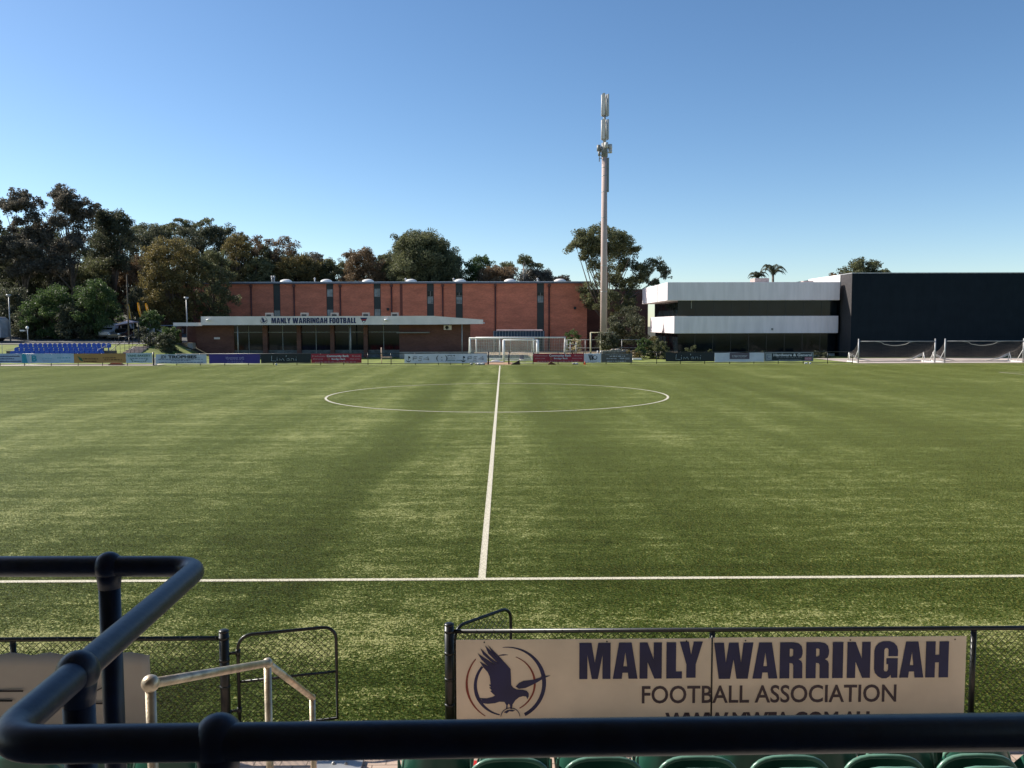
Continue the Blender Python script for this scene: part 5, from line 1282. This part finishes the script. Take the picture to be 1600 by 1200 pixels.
def big_sign():
    Y = NY - .05; xa, xm, xb = PX(713, Y, 1060), PX(1112, Y, 1060), PX(1508, Y, 1060)
    root = empty('association_sign', (xa, Y, 0)); tag(root, 'long cream sign reading MANLY WARRINGAH with an eagle emblem', 'sign')
    zt = PZ(996.5, Y, 1100); zb = zt - .88; s = F / (P(800, 1060, Y).y * .9976 + (CAMPOS.z - P(800, 1060, Y).z) * .0697)
    mb = MB(); mb.box(0, xm - xa - .006, 0, .004, zb - .006, zt - .006); mb.build('panel', M_sign, root)
    mb = MB(); mb.box(xm - xa + .006, xb - xa, 0, .004, zb, zt); mb.build('panel', M_sign, root)
    def X(px): return PX(px, Y, 1060) - xa
    def Z(py, px=1100): return PZ(py, Y, px)
    z0, z1 = Z(1060, 950), Z(1004.5, 950)
    def word(s_, spans, z0, z1):
        polys = []
        for ch, (a, b) in zip(s_, spans):
            w_, ps = GLY[ch]; k = (X(b) - X(a)) / w_
            for p in ps: polys.append([(X(a) + u * k, v * (z1 - z0)) for u, v in p])
        shapes(polys, M_navy, root, (0, -.004, z0), 'lettering')
    Q = lambda u: 680 + u / 3.478
    word('MANL', [(Q(783), Q(952)), (Q(965), Q(1099)), (Q(1110), Q(1230)), (Q(1255), Q(1340))], Z(1060.5, 950), Z(1004.3, 950)); word('Y', [(Q(1327), Q(1451))], Z(1059.5, 950), Z(1003.3, 950))
    Q2 = lambda u: 1100 + u / 3.2
    word('WARRINGAH', [(Q2(u), Q2(v)) for u, v in ((48, 243), (242, 366), (377, 490), (508, 622), (640, 692), (713, 828), (848, 965), (975, 1095), (1105, 1218))], Z(1059.3, 1290), Z(1003.3, 1290))
    text('FOOTBALL ASSOCIATION', M_darktext, root, (X(1003) + X(1401)) / 2, Z(1097, 1200), Z(1070.5, 1200) - Z(1097, 1200), X(1401) - X(1003), y=-.003, bold=.018, thick=.001)
    text('WWW.MWFA.COM.AU', M_darktext, root, (X(1040) + X(1360)) / 2, Z(1138, 1200), Z(1113, 1200) - Z(1138, 1200), X(1360) - X(1040), y=-.003, bold=.05, thick=.001)
    emblem(root, X(680 + 384 / 3.478), Z(930 + 480 / 3.478, 790), 1 / 3.478 / s, M_navy, M_redink, -.004)
    for px in (757, 948, 1072, 1164, 1327, 1490):
        mb = MB(); mb.tube([(X(px), -.003, zt - .03), (X(px), -.0005, zt - .03)], .007, 10); mb.build('screw', M_black, root)
    mb = MB(); mb.tube([(X(1112), .0, zb), (X(1112), .0, zt + .02)], .008, 8); mb.build('joint_strip', M_black, root)
big_sign()
def left_banner():
    Y = NYL - .06; xa, xb = PX(-260, Y), PX(218, Y); zt = PZ(1019, Y, 150); zb = zt - .84
    root = empty('cloth_banner', (xa, Y, 0)); tag(root, 'grey-white cloth banner with black outline drawing, on the left fence', 'banner')
    mb = MB(); n = 30; W = xb - xa; vs = []
    for s in (0, .006):
        for i in range(n + 1):
            for j in range(7): vs.append((W * i / n, s + .010 * math.sin(i * .8) * (j / 6) , zb + (zt - zb) * j / 6 - (.03 * math.sin(math.pi * i / 4) ** 2 if j == 6 else 0)))
    K = (n + 1) * 7; fs = []
    for i in range(n):
        for j in range(6): a = i * 7 + j; fs += [(a, a + 7, a + 8, a + 1), (a + K, a + 1 + K, a + 8 + K, a + 7 + K)]
    for i in range(n): a = i * 7 + 6; fs.append((a, a + 7, a + 7 + K, a + K))
    for j in range(6): a = n * 7 + j; fs.append((a, a + 1, a + 1 + K, a + K))
    mb.add(vs, fs, 0, True); mb.build('cloth', M_signgrey, root)
    X = lambda px: PX(px, Y, 1080) - xa; Z = lambda py: PZ(py, Y, 100)
    mb = MB()
    mb.tube([(X(-60), -.02, Z(1078)), (X(38), -.02, Z(1078))], .008, 6)
    mb.tube([(X(-50), -.02, Z(1093)), (X(20), -.02, Z(1093))], .009, 6)
    mb.tube([(X(145), -.02, Z(1082)), (X(180), -.02, Z(1064))], .006, 6); mb.tube([(X(130), -.02, Z(1098)), (X(175), -.02, Z(1098))], .008, 6)
    mb.tube([(X(60), -.02, Z(1105)), (X(78), -.02, Z(1107)), (X(88), -.02, Z(1098)), (X(86), -.02, Z(1085))], .02, 8)
    mb.build('drawing', M_black, root)
left_banner()

# ------------------------------------------------------------------ grandstand the photo is taken from
def grandstand():
    root = empty('grandstand', (0, 3, 0)); tag(root, 'concrete grandstand with stepped rows below the railing', 'grandstand')
    def B(name, m, boxes):
        mb = MB()
        for b in boxes: mb.box(b[0], b[1], b[2] - 3, b[3] - 3, b[4], b[5])
        return mb.build(name, m, root)
    AL, AR = -1.85, -.70                      # aisle
    B('terrace', M_concrete, [(-16, 16, -3, 1.16, 0, 2.3), (-16, -.80, 1.161, 2.10, 0, 2.3),
        (AR, 16, 1.161, 2.75, 0, 1.5), (AR, 16, 2.751, 3.55, 0, 1.1), (AR, 16, 3.551, 4.45, 0, .715), (AR, 16, 4.451, 5.6, 0, .395),
        (-16, AL, 2.101, 3.55, 0, 1.1), (-16, AL, 3.551, 4.45, 0, .715), (-16, AL, 4.451, 5.6, 0, .395)])
    st = []
    n = 8
    for k in range(n):
        y0 = 2.101 + k * .43; st.append((AL + .002, AR - .002, y0, y0 + .429, 0, max(.12, 2.3 - .275 * (k + 1))))
    B('stair', M_concrete, st)
    B('nosing', mat('pale_nosing', (.55, .53, .5), .7), [(AL + .1, AR - .1, s[3] - .06, s[3] + .004, s[5] + .001, s[5] + .012) for s in st])
    # unseen roof and posts shading the viewer; rear wall added to block sky light
    mb = MB(); mb.prism([(-6 - 3, 7.6), (-6 - 3, 7.4), (4.9 - 3, 8.0), (4.9 - 3, 8.2)], -20, 20, 'x'); mb.build('roof', mat('roof_sheet', (.30, .31, .32), .6), root)
    B('sky_blocking_wall', M_brickd, [(-16, 16, -3.3, -3.001, 0, 7.3)])
    for x in (-14, 14): mb = MB(); mb.tube([(x, -.5 - 3, 2.3), (x, -.5 - 3, 7.6)], .12, 10); mb.build('roof_post', M_galv, root)
grandstand()

def green_seats():
    root = empty('folding_seat', (0, 0, 0))
    # backrest: curved shell with rounded top and thick rim
    nu, nv = 10, 10
    def shell(u, v, off):
        x = (u - .5) * .44; rnd = 1 - (abs(u - .5) * 2) ** 3.2 * .30
        z = .40 + .40 * v * (rnd if v > .0 else 1)
        y = -.20 + .07 * math.cos((u - .5) * math.pi) - .07 * v + off
        return (x * (.92 + .08 * math.sin(v * 3)), y * -1 - .0, z)
    mb = MB()
    G = [[[mb.v.append(shell(i / nu, j / nv, o)) or len(mb.v) - 1 for j in range(nv + 1)] for i in range(nu + 1)] for o in (0, .018)]
    def q(a, b, c, d): mb.f.append((a, b, c, d)); mb.mi.append(0); mb.sm.append(True)
    for i in range(nu):
        for j in range(nv):
            q(G[0][i][j], G[0][i + 1][j], G[0][i + 1][j + 1], G[0][i][j + 1]); q(G[1][i][j + 1], G[1][i + 1][j + 1], G[1][i + 1][j], G[1][i][j])
        q(G[0][i][nv], G[0][i + 1][nv], G[1][i + 1][nv], G[1][i][nv]); q(G[0][i][0], G[1][i][0], G[1][i + 1][0], G[0][i + 1][0])
    for j in range(nv):
        q(G[0][0][j], G[0][0][j + 1], G[1][0][j + 1], G[1][0][j]); q(G[0][nu][j], G[1][nu][j], G[1][nu][j + 1], G[0][nu][j + 1])
    bk = fix_normals(mb.build('backrest', M_seat, root))
    # raised rim all round the back
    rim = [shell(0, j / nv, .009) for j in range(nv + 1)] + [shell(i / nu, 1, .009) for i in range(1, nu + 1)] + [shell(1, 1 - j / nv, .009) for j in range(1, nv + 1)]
    M_rim = mat('sunlit_green_rim', (.13, .26, .20), .28, .2, 6); mb = MB(); mb.tube(rim, .012, 8); mb.build('rim', M_rim, bk)  # rim paler than the shell: sun-caught edge put into its colour
    # side wing, pan and leg. The seat looks towards +y (the pitch)
    for sx in (-1, 1):
        mb = MB(); mb.prism([(.08, .42), (.20, .42), (.24, .62), (.13, .74), (.10, .60)], sx * .225 - .008, sx * .225 + .008, 'x'); mb.build('side_wing', M_seat, root, bevel=.006)
    pan = [(-.20, .42)] + [(-.225 * math.copysign(abs(math.cos(a)) ** .6, math.cos(a)), .58 + .21 * math.sin(a) ** .7) for a in [math.pi * q / 16 for q in range(1, 16)]] + [(.20, .42)]
    mb = MB(); mb.prism(pan, .335, .350, 'y'); pn = mb.build('seat_pan', M_seat, root, bevel=.006)
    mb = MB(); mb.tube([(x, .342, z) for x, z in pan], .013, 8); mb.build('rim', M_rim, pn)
    mb = MB(); mb.box(-.03, .03, .16, .24, 0, .40); mb.build('pedestal', M_black, root)
    first = [True]
    def place(x, y, z, label, group):
        o = root if first[0] else copy_tree(root)
        first[0] = False; o.location = (x, y - .18, z); o.rotation_euler.z = random.uniform(-.03, .03); tag(o, label, 'seat', group)
    Yf = 5.12; zf_ = .40; sp = .492; xf = P(804, 1150, Yf).x
    for k in range(-1, 7): place(xf + sp * k, Yf, zf_, 'green plastic seat in the front row under the long rail', 'green seats, front row right of the stairs')
    xs = P(948, 1192, 4.2).x
    for k in range(-1, 5): place(xs + .5 * k, 4.2, .72, 'green plastic seat in the second row under the long rail', 'green seats, second row right of the stairs')
    for k in range(3): place(P(255, 1190, Yf).x - sp * k, Yf, zf_, 'green plastic seat in the front row left of the stairs', 'green seats, front row left of the stairs')
    place(P(22, 1185, 4.25).x, 4.25, .82, 'green plastic seat at the lower left corner', 'green seats, second row left of the stairs')
green_seats()
mb = MB(); mb.tube([(0, 0, 0), (0, 0, .24)], [.12, .15], 14); simple('bucket', mb, mat('red_plastic', (.55, .03, .03), .4), (P(741, 1193, 6.6).x, 6.6, .0), 'small red bucket glimpsed between the green seats', 'bucket')
mb = MB(); mb.box(-.2, .2, -.1, .1, 0, .03); mb.ball((-.05, 0, .03), .02, seg=8, rings=5); mb.ball((.06, 0, .03), .02, seg=8, rings=5); simple('cover_plate', mb, M_galv, (P(530, 1188, 7.1).x, 7.1, .003), 'pale metal plate on the brick paving by the steps', 'plate', bevel=.005)

# ------------------------------------------------------------------ railings near the camera
def bend(pts, rc=.05, n=8):
    """round the corners of a polyline"""
    out = [Vector(pts[0])]
    for i in range(1, len(pts) - 1):
        a, b, c = Vector(pts[i - 1]), Vector(pts[i]), Vector(pts[i + 1]); u = (a - b).normalized(); v = (c - b).normalized()
        p, q = b + u * rc, b + v * rc
        for k in range(n + 1): t = k / n; out.append(p * (1 - t) ** 2 + b * 2 * t * (1 - t) + q * t * t)
    out.append(Vector(pts[-1])); return out
def guard_rail():
    r = .0256; zf, zn = CAMPOS.z - .60, CAMPOS.z - .578
    def G(px, py, z):
        d = CROT @ Vector(((px - 800) / F, -(py - 600) / F, -1)); return CAMPOS + d * ((z - CAMPOS.z) / d.z)
    root = empty('guard_rail', (0, 1.2, 2.3)); tag(root, 'dark navy tubular guard rail bent in a zigzag at the front of the photo', 'railing')
    o = Vector((0, 1.2, 2.3))
    A0 = G(0, 885, zf); P2 = G(313, 885, zf); P1 = P2 + (A0 - P2) * 5; P3 = G(-10, 1164, zn); B0 = G(1600, 1143, zn); P4 = P3 + (B0 - P3) * 2.2
    mb = MB(); mb.tube([p - o for p in bend([P1, P2, P3, P4], .075, 12)], r, 28); mb.build('top_rail', M_rail, root)
    J1 = G(170, 885, zf); t2 = (118 + 14) / 340; J2 = G(105, 1052, zf * .35 + zn * .65); J3 = G(341, 1156, zn)
    mid = P2.lerp(P3, max(0, min(1, (J2.y - P2.y) / (P3.y - P2.y))))
    posts = [J1, mid, J3, P2 + (A0 - P2) * 2.5, P3.lerp(P4, .5), P3.lerp(P4, .85)]
    for k, p in enumerate(posts):
        q = p - o; mb = MB(); mb.tube([(q.x, q.y, 0.0), (q.x, q.y, q.z)], r, 24); ps = mb.build('post', M_rail, root)
        mb = MB(); mb.ball(q, .0350, seg=28, rings=18, sq=(1, 1, 1.05)); mb.tube([(q.x, q.y, q.z - .055), (q.x, q.y, q.z)], [.0262, .032], 24); mb.build('ball_joint', M_rail, ps)
guard_rail()
def stair_rail():
    A = Vector((-1.455, 3.5, 2.43)); B_ = Vector((-1.355, 4.9, 1.98)); C = Vector((-1.375, 6.07, 1.25))
    A = P(235, 1068, 3.38); B_ = P(418, 1036, 4.72); C = P(488, 1090, 5.88)
    root = empty('stair_handrail', (A.x, A.y, 0)); tag(root, 'dull steel handrail following the stairs down to the gateway', 'handrail'); o = Vector((A.x, A.y, 0))
    mb = MB(); mb.tube([A - o, B_ - o], .021, 20); mb.tube([B_ - o, C - o], .021, 20); mb.build('top_rail', M_steel, root)
    for k, (p, zb) in enumerate(((A, 1.2), (B_, .5), (C, .0))):
        q = p - o; mb = MB(); mb.tube([(q.x, q.y, zb), (q.x, q.y, q.z)], .021, 20); ps = mb.build('post', M_steel, root)
        mb = MB(); mb.ball(q, .036 if k == 0 else (.030 if k == 1 else .024), seg=24, rings=14); mb.build('ball_joint', M_steel, ps)
stair_rail()
